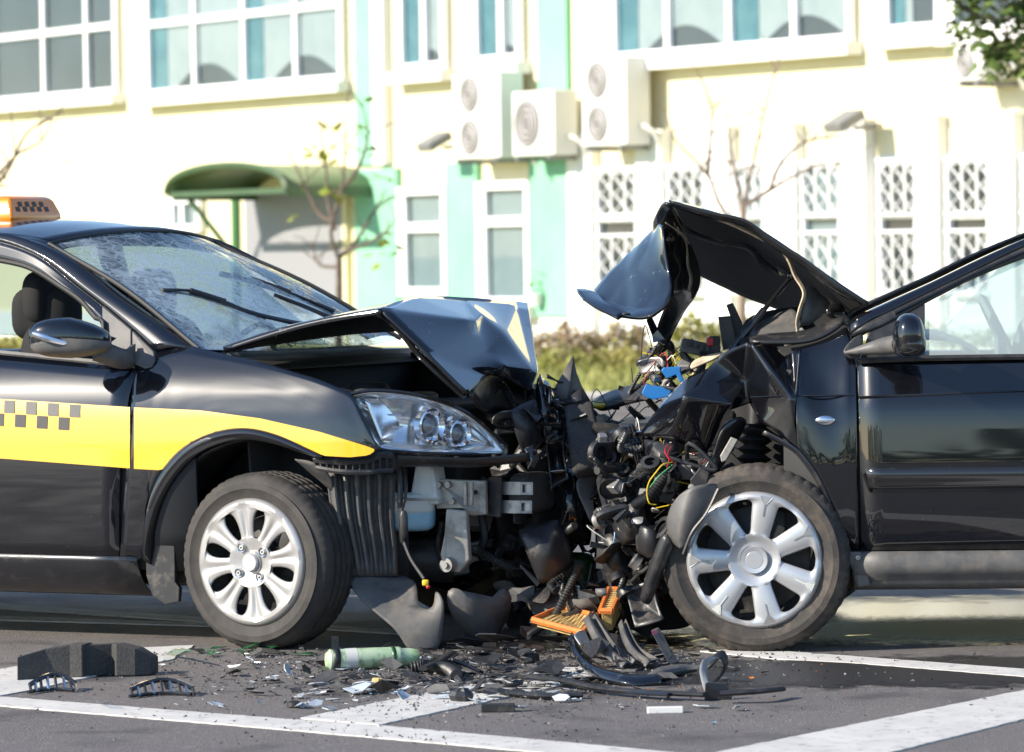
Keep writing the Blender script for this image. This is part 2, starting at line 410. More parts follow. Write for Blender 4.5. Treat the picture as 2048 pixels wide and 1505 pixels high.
def window(x0, y0, x1, y1, mull, trans, style=None, fw=.10, sill=True, arcs=()):
    s0, s1, h0, h1 = rect(x0, y0, x1, y1)
    ym, xm = (y0 + y1) / 2, (x0 + x1) / 2
    ms = [wb(x, ym)[0] for x in mull]; ths = [wb(xm, y)[1] for y in trans]
    parts = [bbox(s0, s0 + fw, h0, h1, .03, .12), bbox(s1 - fw, s1, h0, h1, .03, .12), bbox(s0 + fw, s1 - fw, h0, h0 + fw, .03, .118), bbox(s0 + fw, s1 - fw, h1 - fw, h1, .03, .118)]
    for m_ in ms: parts.append(bbox(m_ - fw * .55, m_ + fw * .55, h0 + fw, h1 - fw, .03, .115))
    for q in ths: parts.append(bbox(s0 + fw, s1 - fw, q - fw * .55, q + fw * .55, .03, .112))
    wn = mesh('window', join(*parts), MT['frame_white'], bld, smooth=False)
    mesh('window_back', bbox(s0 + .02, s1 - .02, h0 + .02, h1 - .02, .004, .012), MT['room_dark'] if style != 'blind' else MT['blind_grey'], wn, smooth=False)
    ss = [s0] + ms + [s1]; hh = [h0] + ths + [h1]
    for a, b in zip(ss, ss[1:]):
        for c, d in zip(hh, hh[1:]):
            mesh('pane', bbox(a + fw * .5, b - fw * .5, c + fw * .5, d - fw * .5, .055, .06), MT['window_glass'], wn, smooth=False)
    for (ax0, ax1, apk, teal) in arcs:      # a white curtain with an arched hem beside a narrow teal drape
        a, b = wb(ax0, ym)[0], wb(ax1, ym)[0]; hp = wb((ax0 + ax1) / 2, apk)[1]
        top = h1 - .02; n = 14
        low = [(a + (b - a) * i / n, max(h0 + .03, h0 + (hp - h0) * math.sin(math.pi * min(1, max(0, (i / n - .12) / .88))))) for i in range(n + 1)]
        poly = [bp(a, top, .03)] + [bp(s, h, .03) for s, h in low] + [bp(b, top, .03)]
        mesh('curtain', prism(poly, NB * .008), MT['curtain'], wn, smooth=False)
        tw = (b - a) * teal
        mesh('drape', bbox(a - tw * .55, a + tw * .45, h0 + .03, top, .04, .05), MT['curtain_teal'], wn, smooth=False)
    if sill: mesh('window_sill', bbox(s0 - .1, s1 + .1, h0 - .16, h0, .002, .26), MT['trim_white'], wn, smooth=False)
    return wn
window(-100, -160, 243, 202, [-6, 96, 182], [70])
window(303, -160, 695, 178, [398, 497, 601], [29], arcs=[(324, 494, 128, .2), (516, 694, 112, .2)])
window(808, -160, 902, 143, [858], [], arcs=[(822, 900, 100, .62)], fw=.12)
window(958, -160, 1054, 128, [1013], [], arcs=[(975, 1052, 90, .62)], fw=.12)
window(1236, -160, 1716, 103, [1346, 1470, 1600], [], arcs=[(1258, 1466, 52, .26), (1494, 1712, 32, .30)])
window(1778, -160, 1905, 68, [1890], [], arcs=[(1806, 1830, 60, .9)], fw=.12)
window(1912, -160, 2300, 50, [2060, 2190], [])
window(-480, -160, -130, 225, [-390, -300, -215], [95])
window(-800, -160, -520, 245, [-730, -660, -590], [125])
window(2360, -160, 2800, 20, [2470, 2580, 2690], [], arcs=[(2380, 2575, -20, .2)])
window(2880, -160, 3300, -10, [2985, 3090, 3195], [])
window(808, 373, 906, 592, [820], [455], style='blind', sill=False, fw=.12)
window(966, 362, 1073, 612, [980], [443], style='blind', sill=True, fw=.12)
window(352, 392, 412, 465, [375], [], style='blind', sill=False, fw=.12)
# lattice windows between white pilasters
for x0, x1 in ((1155, 1203), (1292, 1345), (1430, 1478), (1548, 1612), (1703, 1752), (1853, 1898), (2000, 2050), (2150, 2200), (2310, 2362), (2480, 2534), (2660, 2716), (2850, 2908)):
    s0, s1, a, b = rect(x0, 275 - (x0 - 1155) * .05, x1, 640)
    mesh('pilaster', bbox(s0, s1, 0, b, .002, .16), MT['trim_white'], bld, smooth=False)
    mesh('pilaster_cap', bbox(s0 - .02, s1 + .02, b, b + .05, .002, .18), MT['trim_white'], bld, smooth=False)
panel(1150, 300, 2920, 700, MT['trim_white'], .0035, h0=.46)
def bar(a, b, r): return tube([a, b], r, 4)
for x0, x1 in ((1207, 1290), (1350, 1426), (1484, 1545), (1618, 1698), (1772, 1850), (1908, 1996), (2060, 2146), (2210, 2302), (2374, 2470), (2548, 2650)):
    yt = 338 - (x0 - 1207) * .03
    wn = window(x0, yt, x1, 590, [], [432], style='blind' if x0 in (1618, 1484) else None, sill=False, fw=.06)
    s0, s1, h0, h1 = rect(x0, yt, x1, 590); g = []
    st = (s1 - s0) / 3
    for (c, d) in ((h0, (h0 + h1) / 2 - .05), ((h0 + h1) / 2 + .15, h1)):
        rows = 3; sh = (d - c) / rows
        for i in range(3):
            g.append(bar(bp(s0 + st * (i + .5), c, .2), bp(s0 + st * (i + .5), d, .2), .014))
            for j in range(rows):
                A, B = s0 + st * i, s0 + st * (i + 1); C_, D = c + sh * j, c + sh * (j + 1)
                g += [bar(bp(A, C_, .14), bp(B, D, .14), .012), bar(bp(A, D, .14), bp(B, C_, .14), .012)]
        g += [bar(bp(s0, c, .14), bp(s1, c, .14), .025), bar(bp(s0, d, .14), bp(s1, d, .14), .025)]
    mesh('grille', join(*g), MT['frame_white'], wn)
# green barrel canopy over the roller shutter
c0, z0 = wb(335, 396, 1.5); c1, _ = wb(574, 372, 1.5); hz = wb(470, 330, 1.5)[1]; za = (z0 + wb(574, 372, 1.5)[1]) / 2
def arch(o, k=1.0, n=18):
    return [bp((c0 + c1) / 2 - (c1 - c0) / 2 * k * math.cos(math.pi * i / n), za + (hz - za) * k * math.sin(math.pi * i / n) ** .8, o) for i in range(n + 1)]
mesh('canopy', loft([arch(.0), arch(.75), arch(1.5)], 19, 4), MT['canopy_light'], bld, solid=.05, mat2=MT['canopy_green'], face=Z_UP)  # underside takes the darker green: shade inside the vault put into its colour
mesh('canopy_rim', tube(arch(1.52), .05, 6), MT['canopy_green'], bld)
mesh('canopy_beam', join(bbox(c0, c1, za - .05, za + .03, 1.42, 1.5), bbox(c0, c0 + .1, za - .1, za + .04, 0, 1.42), bbox(c1 - .1, c1, za - .1, za + .04, 0, 1.42)), MT['canopy_green'], bld, smooth=False)
s0, s1, h0, h1 = rect(494, 385, 692, 640)
sh = mesh('roller_shutter', bbox(s0, s1, .2, h1, .002, .03), MT['shutter'], bld, smooth=False)
n = 26
for i in range(n):
    mesh('slat', bbox(s0 + .04, s1 - .04, .22 + (h1 - .24) * i / n, .22 + (h1 - .24) * (i + .9) / n, .031, .045), MT['shutter'], sh, smooth=False)
for x in (478, 700): 
    s = wb(x, 500)[0]; mesh('canopy_post', bbox(s - .05, s + .05, 0, za, .002, .1), MT['post_green'] if x < 500 else MT['wall_cream'], bld, smooth=False)
s, h = wb(420, 430, .8); mesh('canopy_brace', tube([bp(s - .2, h - .9, .05), bp(s, h + .3, 1.2)], .04, 6), MT['post_green'], bld)

# ---- air conditioners and floodlights on the wall
def aircon(x0, y0, x1, y1, fans, label):
    s0, s1, h0, h1 = rect(x0, y0, x1, y1, .58)
    r = empty('air_conditioner', bp((s0 + s1) / 2, h0, .36), label=label, cat='air conditioner', group='outdoor units on the cream wall')
    mesh('casing', bbox(s0, s1, h0, h1, .2, .58), MT['ac_white'], r, smooth=False, bev=.02)
    for q in (s0 + .1, s1 - .15): mesh('bracket', bbox(q, q + .05, h0 - .06, h0 - .005, .0, .6), MT['grey_metal'], r, smooth=False)
    sc = s0 + (s1 - s0) * .36; hh = (h1 - h0) / fans
    for k in range(fans):
        c = bp(sc, h0 + hh * (k + .5), .582); rad = min(hh * .43, (s1 - s0) * .32)
        f_ = mesh('fan_grille', lathe([(.001, .012), (rad * .2, .014), (rad * .97, .006), (rad, -.02)], c, NB, 28), MT['ac_grille'], r)
        g = [lathe([(q - .007, .016), (q, .024), (q + .007, .016)], c, NB, 28) for q in (rad * .35, rad * .6, rad * .85)]
        mesh('fan_guard', join(*g), MT['ac_white'], f_)
    mesh('pipe', tube([bp(s1 + .02, h0 + .25, .35), bp(s1 + .12, h0 + .2, .3), bp(s1 + .14, h0 - .1, .1)], .03, 6, 8), MT['ac_white'], r)
aircon(905, 146, 1000, 318, 2, 'tall white twin fan air conditioner under a narrow upper window')
aircon(1024, 182, 1108, 312, 1, 'squat white single fan air conditioner between two tall units')
aircon(1163, 116, 1252, 292, 2, 'tall white twin fan air conditioner over the lattice windows')
aircon(1908, 92, 1968, 162, 1, 'small white single fan air conditioner near the leafy branch')
def flood(x, y, label):
    s, h = wb(x, y, .5); r = empty('floodlight', bp(s, h, .0), label=label, cat='floodlight')
    a = (NB * .9 - V((0, 0, .45))).normalized(); up = RB.cross(a)
    mesh('lamp_head', box(bp(s, h, .55), (.17, .2, .06), (RB, a, up)), MT['grey_metal'], r, bev=.015, smooth=False)
    mesh('lamp_arm', tube([bp(s, h - .05, .0), bp(s, h - .08, .4)], .03, 6), MT['grey_metal'], r)
flood(875, 284, 'grey floodlight on an arm beside the tall air conditioner'); flood(1695, 243, 'grey floodlight on an arm above the lattice windows')

# ================================================================ trees and shrubs
M('bark', (.12, .085, .065), .9, col2=(.18, .14, .11), ns=12); M('bark_pale', (.30, .22, .17), .9)
M('leaf_yellow', (.30, .30, .03), .6, col2=(.20, .26, .03), ns=4); M('leaf_green', (.07, .13, .02), .7, col2=(.17, .22, .05), ns=3, nlo=.3, nhi=.7); M('leaf_dry', (.36, .22, .12), .8, col2=(.30, .27, .09), ns=2, nlo=.35, nhi=.65)
M('hedge_leaf', (.26, .28, .05), .7, col2=(.40, .34, .10), ns=2)
def leafset(pts, size, rnd, spread):
    vs, fs = [], []
    for p in pts:
        d = V((rnd.uniform(-1, 1), rnd.uniform(-1, 1), rnd.uniform(-1, .4))).normalized(); x, y = frame(d)
        L = size * rnd.uniform(.6, 1.2); W = L * .36; q = V(p) + V((rnd.gauss(0, spread), rnd.gauss(0, spread), rnd.gauss(0, spread)))
        k = len(vs)
        vs += [q, q + d * L * .45 + x * W + y * L * .08, q + d * L + y * L * -.05, q + d * L * .45 - x * W + y * L * .08, q + d * L * .5 - y * L * .04]
        fs += [(k, k + 1, k + 4), (k + 1, k + 2, k + 4), (k + 2, k + 3, k + 4), (k + 3, k, k + 4)]
    return vs, fs
def tree(name, Y, trunk, limbs, r, leaves, lsize, lmat, label, bark='bark', twigs=3, nl=3, seed=1):
    rnd = random.Random(seed)
    def pt(x, y, dy=0): return depth(x, y, Y + dy)
    b = ground(*trunk[0]) if False else None
    T = [pt(*p) for p in trunk]; T[0].z = .03
    root = empty(name, T[0], label=label, cat='tree')
    mesh('trunk', tube(T, [r, r * .75, r * .6], 8, 12), MT[bark], root)
    g = []; ends = []
    for lb in limbs:
        dy = rnd.uniform(-.5, .5)
        P = [pt(x, y, dy * i / max(1, len(lb) - 1)) for i, (x, y) in enumerate(lb)]
        Q = spline(P, 4 * len(P)); g.append(tube(Q, [r * .5, r * .12], 6)); ends += Q[len(Q) // 2:]
        for k in range(twigs):
            a = rnd.choice(Q[len(Q) // 3:]); d = (V((rnd.uniform(-1, 1), rnd.uniform(-.8, .8), rnd.uniform(0, 1.1)))).normalized() * rnd.uniform(.25, .6)
            g.append(tube([a, a + d * .5 + V((0, 0, .04)), a + d], [r * .16, r * .06], 4)); ends.append(a + d)
    mesh('limbs', join(*g), MT[bark], root)
    if leaves is not None:
        pts = []
        for x, y, n in leaves:
            for k in range(n): pts.append(pt(x, y, rnd.uniform(-.4, .4)))
        for k in range(nl): pts.append(rnd.choice(ends))
        mesh('crown', leafset(pts, lsize, rnd, .04), MT[lmat], root)
    return root
tree('young_tree', 45, [(676, 790), (678, 620), (678, 515)],
     [[(678, 520), (662, 470), (668, 430), (684, 380), (690, 300), (694, 205)], [(664, 445), (640, 430), (616, 385), (590, 335)], [(678, 515), (706, 490), (738, 440), (772, 380)],
      [(690, 503), (750, 480), (802, 432)], [(678, 535), (640, 530), (622, 480)], [(670, 460), (655, 400), (652, 330), (638, 255)], [(684, 380), (720, 330), (735, 270), (724, 205)]],
     .05, [(650, 253, 5), (684, 249, 3), (638, 312, 5), (664, 382, 6), (762, 356, 4), (725, 200, 3), (584, 433, 2), (800, 500, 4), (765, 478, 3), (757, 510, 3), (680, 485, 3), (740, 300, 3)], .17, 'leaf_yellow',
     'slender young tree with a few yellow green leaves before the canopy', bark='bark', twigs=5, nl=10, seed=3)
tree('bare_tree', 42, [(1480, 800), (1484, 600), (1486, 415)],
     [[(1486, 420), (1468, 332), (1459, 284), (1455, 222)], [(1486, 420), (1508, 319), (1526, 235), (1543, 168), (1561, 115)], [(1488, 412), (1539, 381), (1583, 355), (1650, 328), (1700, 335)],
      [(1484, 470), (1440, 410), (1415, 350), (1388, 319), (1353, 284), (1328, 215)], [(1415, 350), (1420, 290), (1425, 215)], [(1539, 381), (1560, 330), (1600, 290), (1690, 270)]],
     .05, None, .1, 'leaf_yellow', 'bare young tree with thin spreading branches before the lattice windows', bark='bark_pale', twigs=6, seed=5)
tree('bare_tree', 38, [(-150, 830), (-120, 560), (-60, 400)],
     [[(-60, 400), (0, 345), (40, 305), (80, 285), (105, 240)], [(-60, 400), (5, 355), (60, 260), (128, 222)], [(-60, 420), (-20, 380), (20, 370)]],
     .05, [(122, 320, 2), (112, 338, 1), (75, 380, 2), (15, 365, 2)], .09, 'leaf_dry', 'thin branch with withered leaves reaching over the taxi roof sign', bark='bark', twigs=3, nl=2, seed=6)
rl = random.Random(9); cl = []
for k in range(150):
    x = rl.uniform(1915, 2200); y = rl.uniform(-60, 135) - max(0, 1980 - x) * .9
    cl.append((x, y, 5))
tree('leafy_tree', 34, [(2330, 860), (2320, 500), (2300, 150)],
     [[(2300, 200), (2200, 60), (2100, 20), (1990, 40), (1925, 20)], [(2300, 180), (2150, 90), (2050, 110), (2000, 90)], [(2300, 150), (2200, -60), (2050, -80)]],
     .08, cl, .15, 'leaf_green', 'leafy green tree branch hanging beside the upper windows', twigs=6, nl=40, seed=8)
def shrub(name, x0, x1, ytop, Y, n, size, mat, label, cat='shrub', stems=0, seed=1, dz=.5, top=None):
    rnd = random.Random(seed); pts = []; a = depth(x0, ytop, Y); b = depth(x1, ytop, Y)
    root = empty(name, ((a.x + b.x) / 2, Y, .03), label=label, cat=cat); H = a.z
    for k in range(n):
        u = rnd.random(); q = .55 + .45 * math.sin(u * 9 + seed) * math.sin(u * 23 + 2 * seed)
        pts.append((a.x + (b.x - a.x) * u, Y + rnd.uniform(-dz, dz), .03 + (H - .03) * rnd.random() ** .7 * (.55 + .45 * abs(q))))
    if stems:
        g = []
        for k in range(stems):
            x = rnd.uniform(a.x, b.x); h = (H - .1) * rnd.uniform(.5, 1.05); y = Y + rnd.uniform(-dz, dz)
            g.append(tube([(x, y, .03), (x + rnd.uniform(-.1, .1), y, .1 + h * .5), (x + rnd.uniform(-.25, .25), y, .1 + h)], [.012, .004], 4))
        mesh('stems', join(*g), MT['bark_pale'], root, kind='stuff')
    mesh('foliage', leafset(pts, size, rnd, .03), MT[mat], root, kind='stuff')
shrub('dry_weeds', 1060, 1300, 640, 47, 1100, .10, 'leaf_dry', 'tall dry reddish weeds on the grass between the two cars', 'weeds', stems=60, seed=2)
shrub('weed_clump', 1070, 1330, 690, 45.5, 1000, .09, 'hedge_leaf', 'low yellow green weeds in front of the dry weeds', 'weeds', stems=20, seed=4, dz=.7)
shrub('hedge', 1330, 1580, 620, 47, 2200, .09, 'hedge_leaf', 'low yellow green hedge behind the raised bonnet', 'hedge', seed=3)
shrub('hedge', -160, 60, 655, 46, 1500, .09, 'hedge_leaf', 'low green hedge seen through the open taxi window', 'hedge', seed=5)
shrub('hedge', 1600, 2200, 640, 44, 2600, .09, 'hedge_leaf', 'low yellow green hedge before the lattice windows, half hidden by the dark car', 'hedge', seed=7)
shrub('hedge', 130, 480, 650, 47, 1500, .09, 'hedge_leaf', 'low green hedge by the canopy posts', 'hedge', seed=6)
s, h = wb(1057, 570, .3); pr = empty('potted_plant', bp(s, h - .25, .14), label='small green plant on the sill of a lower window', cat='plant')
pr.location = bp(s, wb(1020, 610)[1] + .0, .18); ORG[pr.name] = V(pr.location); q0 = V(pr.location)
mesh('pot', lathe([(.001, 0), (.08, 0), (.1, .16), (.09, .16), (.001, .12)], q0, (0, 0, 1), 12), MT['ac_white'], pr)
mesh('leaves', leafset([q0 + V((random.uniform(-.08, .08), 0, .2 + random.random() * .25)) for k in range(14)], .10, random.Random(2), .03), MT['leaf_green'], pr)
rg = random.Random(4); vs = []; fs = []
for k in range(9000):
    x = rg.uniform(-4.5, 6); y = 38.45 + 8 * rg.random() ** 1.5; h = rg.uniform(.04, .16); a = rg.uniform(0, 6.28); q = len(vs)
    vs += [(x - .012 * math.cos(a), y - .012 * math.sin(a), .03), (x + .012 * math.cos(a), y + .012 * math.sin(a), .03), (x + rg.uniform(-.06, .06), y + rg.uniform(-.06, .06), .03 + h)]; fs.append((q, q + 1, q + 2))
M('blade', (.20, .24, .05), .8, col2=(.34, .31, .11), ns=1.5)
mesh('grass', (vs, fs), MT['blade'], smooth=False, kind='stuff', label='uneven yellow green grass on the verge')

# the wood across the road, behind the viewer: seen only as the dark tree line mirrored in the car doors
rt_ = random.Random(12); pts = []
for k in range(9000):
    x = rt_.uniform(-150, 150); top = 6.5 + 2.2 * math.sin(x * .21) * math.sin(x * .083 + 1) + 1.2 * math.sin(x * .7)
    pts.append((x, -75 + rt_.uniform(-5, 5), top * rt_.random() ** .75))
mesh('distant_wood', leafset(pts, 1.6, rt_, .3), MT['leaf_green'], None, smooth=False, kind='stuff', label='dark tree line mirrored in the car doors')
# ================================================================ car frames and shared builders
Z = V((0, 0, 1))
class Car:
    def __init__(s, gx, gy, F, side):
        s.O = ground(gx, gy); s.F = V(F).normalized()
        s.N = Z.cross(s.F) if Z.cross(s.F).y > 0 else s.F.cross(Z); s.side = side
    def P(s, u, w, h): return s.O + s.F * u + s.N * w + Z * h
    def loc(s, p): q = V(p) - s.O; return q.dot(s.F), q.dot(s.N), q.z
    def px(s, x, y, w):
        d = ray(x, y); t = ((s.O + s.N * w - CAM).dot(s.N)) / d.dot(s.N); return CAM + d * t
    def sp(s, x, y, e=0.0):
        w = 0.0
        for k in range(6):
            u, _, h = s.loc(s.px(x, y, w)); w = s.side(u, h)
        return s.P(u, w + e, h)
    def sh(s, u, h, e=0.0): return s.P(u, s.side(u, h) + e, h)
    def pl(s, pts): return [s.px(*p) for p in pts]
def interp(x, tab):
    if x <= tab[0][0]: return tab[0][1]
    for (a, b), (c, d) in zip(tab, tab[1:]):
        if x <= c:
            t = (x - a) / (c - a); t = t * t * (3 - 2 * t) if False else t
            return b + (d - b) * t
    return tab[-1][1]
def cgrid(car, rows, name, mat, parent, sub=3, solid=.012, cr=None, cc=None, face=None, **kw):
    nr, nc = len(rows), len(rows[0])
    vs = [car.px(*p) for r in rows for p in r]; c = []
    for i, v in (cr or {}).items(): c += [(i * nc + j, i * nc + j + 1, v) for j in range(nc - 1)]
    for j, v in (cc or {}).items(): c += [(i * nc + j, (i + 1) * nc + j, v) for i in range(nr - 1)]
    return mesh(name, (vs, gridf(nr, nc)), mat, parent, sub=sub, solid=solid, crease=c, face=face, **kw)
def cage(car, pts, faces, name, mat, parent, sub=2, solid=.01, crease=None, face=None, **kw):
    return mesh(name, ([car.px(*p) for p in pts], faces), mat, parent, sub=sub, solid=solid, crease=crease, face=face, **kw)
def sheetpx(car, name, rows, mat, parent, solid=.004, nu=14, nv=8, lu=False, lv=False, **kw):
    return mesh(name, loft([car.pl(r) for r in rows], nu, nv, lu, lv), mat, parent, solid=solid, **kw)
def ppoly(car, name, poly, w, th, mat, parent, bev=.003, **kw):
    return mesh(name, prism([car.px(x, y, w if len(r) == 0 else r[0]) for x, y, *r in poly], car.N * th), mat, parent, smooth=False, bev=bev, **kw)
def wheel(parent, c, a, R, rr, wd, style, mats, rot=0.0, detail=True):
    a = V(a).normalized(); xx = Z.cross(a).normalized(); zz = a.cross(xx)
    if detail is None: detail = False
    n = 168 if detail else 64
    m_ = (R + rr) / 2
    prof = [(rr - .012, -.03, 0), (rr - .004, -.004, 0), (rr + .004, .006, 0), (rr + .014, .008, 0), (m_ - .012, .016, 0), (m_ - .008, .0185, 0), (m_ + .012, .017, 0), (R - .034, .010, 0), (R - .030, .0075, 0), (R - .018, -.001, 0), (R - .010, -.008, 1), (R - .004, -.018, 1), (R - .001, -.032, 1)]
    for g in (-.05, -.085, -.118, -.150):
        if g < -wd + .04: break
        prof += [(R, g + .006, 2), (R - .008, g + .004, 0), (R - .008, g - .004, 0), (R, g - .006, 2)]
    prof += [(R - .003, -wd + .02, 1), (R - .012, -wd + .006, 1), (R - .03, -wd - .006, 0), (m_, -wd - .014, 0), (rr, -wd, 0)]
    vs = []
    for r, ax, fl in prof:
        for j in range(n):
            t = 2 * math.pi * j / n; q = r
            if detail and fl == 1 and j % 3 == 0: q = r - (.003 if style == 'taxi' else .005)
            if detail and fl == 2 and j % 4 == 0: q = r - .003
            vs.append(c + a * ax + xx * (q * math.cos(t)) + zz * (q * math.sin(t)))
    disc = mesh('wheel', join(lathe([(.001, -.045), (.07, -.042), (.085, -.06), (rr - .05, -.075), (rr - .03, -.05), (rr - .012, -.03)], c, a, 48),
                              lathe([(rr - .02, -.04), (rr - .03, -wd + .02)], c, a, 48), lathe([(.001, -.1), (.14, -.1), (.14, -.16)], c, a, 32)), MT['steel_dark'], parent)
    mesh('tyre', (vs, gridf(len(prof), n, True)), MT[mats[0]], disc, ang=25)
    if not detail: return disc
    N_ = 8 if style == 'taxi' else 7
    if style == 'taxi':
        r0, r1 = .086, .186
        def half(r):
            q = (r - r0) / (r1 - r0)
            return 0 if q <= 0 or q >= 1 else .027 * max(0, 1 - (2 * q - 1) ** 2) ** .4 * (.5 + .55 * q) / r
        def zf(r, t):
            z = .010 + .012 * math.sin(min(1, r / rr) * math.pi * .55) - (.016 * max(0, 1 - r / .085) ** 1 if r < .085 else 0) + .008 * (1 if r < .04 else 0)
            if .08 < r < .205: z -= .0085 * math.exp(-(t / .30) ** 2) * math.sin((r - .08) / .125 * math.pi) ** .6
            if r0 < r < r1: z -= .007 * abs(t) ** 3
            if r > rr - .012: z -= .9 * (r - rr + .012)
            return z
        rings = [.001, .02, .038, .041, .05, .07, .085] + [r0 + (r1 - r0) * q for q in (0, .02, .06, .13, .22, .34, .48, .62, .75, .86, .93, .98, 1)] + [.19, .2, rr - .012, rr - .004, rr + .004]
    else:
        r0, r1 = .088, .205
        def half(r):
            q = (r - r0) / (r1 - r0)
            if q <= 0 or q >= 1: return 0
            l = .006 + .040 * q
            if q > .86: l *= math.sqrt(max(0, 1 - ((q - .86) / .14) ** 2))
            if q < .08: l *= math.sqrt(q / .08)
            return l / r
        def zf(r, t):
            z = .004 + .020 * math.sin(min(1, r / rr) * math.pi * .6) + (.006 if r < .045 else 0) - (.012 * (1 - (r - .045) / .035) if .045 <= r < .08 else 0)
            if r > .09: z -= .010 * abs(t) ** 2.5
            if r > rr - .012: z -= .9 * (r - rr + .012)
            return z
        rings = [.001, .03, .044, .047, .06, .078, .081] + [r0 + (r1 - r0) * q for q in (0, .02, .06, .12, .2, .3, .42, .55, .68, .8, .87, .92, .96, .985, 1)] + [.212, rr - .012, rr - .004, rr + .003]
    k = 7; vs = []; fs = []
    for s_ in range(N_):
        th0 = rot + 2 * math.pi * s_ / N_; base = len(vs); W = 2 * k + 1
        for r in rings:
            e = math.pi / N_ - half(r)
            for j in range(-k, k + 1):
                t = j / k; th = th0 + e * t; z = zf(r, t)
                vs.append(c + a * z + xx * (r * math.cos(th)) + zz * (r * math.sin(th)))
        fs += [tuple(base + i for i in f) for f in gridf(len(rings), W)]
    mesh('hubcap', weld((vs, fs)), MT[mats[1]], disc, solid=.014, face=a, ang=50)
    mesh('centre_cap', lathe([(.001, .0), (.028, .0), (.031, -.003), (.032, -.012)], c + a * (.024 if style == 'taxi' else .016), a, 32), MT['silver_bright'], disc)
    if style == 'taxi':
        for i in range(4):
            th = rot + .5 + i * math.pi / 2; p = c + a * .012 + xx * (.062 * math.cos(th)) + zz * (.062 * math.sin(th))
            mesh('lug_nut', join(lathe([(.004, .006), (.009, .006), (.010, -.01)], p, a, 6), lathe([(.013, .004), (.016, .006), (.017, -.008)], p, a, 16)), MT['chrome_soft'], disc)
    else:
        for i in range(7):
            th = rot + 2 * math.pi * i / 7
            def q(r, o): 
                d = xx * math.cos(th) + zz * math.sin(th); tn = xx * -math.sin(th) + zz * math.cos(th)
                return c + d * r + tn * o + a * (zf(r, 0) + .0015)
            mesh('spoke_inlay', join(prism([q(.188, 0), q(.217, .016), q(.217, -.016)], a * .002), prism([q(.150, .002), q(.190, .002), q(.190, -.002), q(.150, -.002)], a * .0015),
                 prism([q(.186, .0015), q(.215, .021), q(.216, .018), q(.190, -.0005)], a * .0016), prism([q(.186, -.0015), q(.215, -.021), q(.216, -.018), q(.190, .0005)], a * .0016)), MT['label_grey' if i % 2 else 'steel'], disc, smooth=False)
        th = rot + .35; p = c + a * -.01 + xx * (.19 * math.cos(th)) + zz * (.19 * math.sin(th))
        mesh('valve', tube([p - xx * .01, p + a * .03], .005, 6), MT['rubber'], disc)
    return disc

# ================================================================ taxi (facing right, nose turned towards the viewer)
TAB_L = [(.12, .13), (.20, .075), (.30, .032), (.45, .012), (.60, 0), (.72, .004), (.80, .012), (.88, .03), (.94, .055), (1.0, .09), (1.06, .13)]
def sideL(u, h): return interp(h, TAB_L) + (.62 * (u - .22) ** 2 if u > .22 else 0) + (.12 * (-u - 2.6) ** 2 if u < -2.6 else 0)
ya = math.radians(27)
A = Car(515, 1300, (math.cos(ya), -math.sin(ya), 0), sideL); WA = 1.72
OUT = -A.N
taxi = empty('taxi', A.O + A.N * .86 - A.F * 1.3, label='black taxi with yellow checkered side stripe and crumpled bonnet', cat='car')
PT = MT['paint_taxi']
def far(p): u, w_, h = A.loc(p); return A.P(u, WA - w_, h)
# -- body sides
cols = [((268, 738), (240, 1112)), ((300, 716), (282, 1118)), ((330, 697), (288, 1040)), ((370, 691), (303, 978)), ((420, 702), (338, 920)), ((470, 713), (380, 884)), ((530, 727), (432, 862)), ((590, 744), (492, 855)), ((640, 760), (556, 869)),
        ((680, 776), (610, 893)), ((702, 788), (648, 913)), ((720, 826), (700, 916)), ((740, 868), (730, 914)), ((758, 899), (750, 909))]
def colrow(c, n=14):
    (x0, y0), (x1, y1) = c; return [A.sp(x0 + (x1 - x0) * i / (n - 1), y0 + (y1 - y0) * i / (n - 1)) for i in range(n)]
fender = mesh('front_fender', loft([colrow(c) for c in cols], 14, 56), PT, taxi, solid=.006, face=OUT)
def uhgrid(topf, botf, u0, u1, n=16, m=14, e=0.0):
    rows = []
    for i in range(n):
        u = u0 + (u1 - u0) * i / (n - 1); t, b = topf(u), botf(u)
        rows.append([A.sh(u + (f_ if False else 0), t + (b - t) * j / (m - 1), e) for j, f_ in enumerate([0] * m)])
    return [p for r in rows for p in r], gridf(n, m)
beltA = lambda u: .961 + (-.503 - u) * .079
def slantgrid(u0t, u0b, u1t, u1b, topf, botf, n=14, m=16, e=0.0):
    vs = []
    for i in range(n):
        for j in range(m):
            q = j / (m - 1); ua = u0t + (u0b - u0t) * q; ub = u1t + (u1b - u1t) * q; u = ua + (ub - ua) * i / (n - 1)
            t, b = topf(u), botf(u); vs.append(A.sh(u, t + (b - t) * q, e))
    return vs, gridf(n, m)
door = mesh('front_door', slantgrid(-.509, -.572, -1.50, -1.52, beltA, lambda u: .305), PT, taxi, solid=.01, face=OUT)
mesh('rear_door', slantgrid(-1.506, -1.526, -2.30, -2.15, beltA, lambda u: .305), PT, taxi, solid=.01, face=OUT)
def qb(u): return .305 if abs(u + 2.62) > .36 else .32 + math.sqrt(max(0, .36 ** 2 - (u + 2.62) ** 2))
mesh('rear_quarter', slantgrid(-2.306, -2.156, -3.45, -3.50, lambda u: min(beltA(u), 1.09), qb, 44, 14), PT, taxi, solid=.008, face=OUT)
mesh('inner_shell', uhgrid(lambda u: .93, lambda u: .26, -.25, -3.3, 10, 6, .03), MT['interior'], taxi, solid=.01)
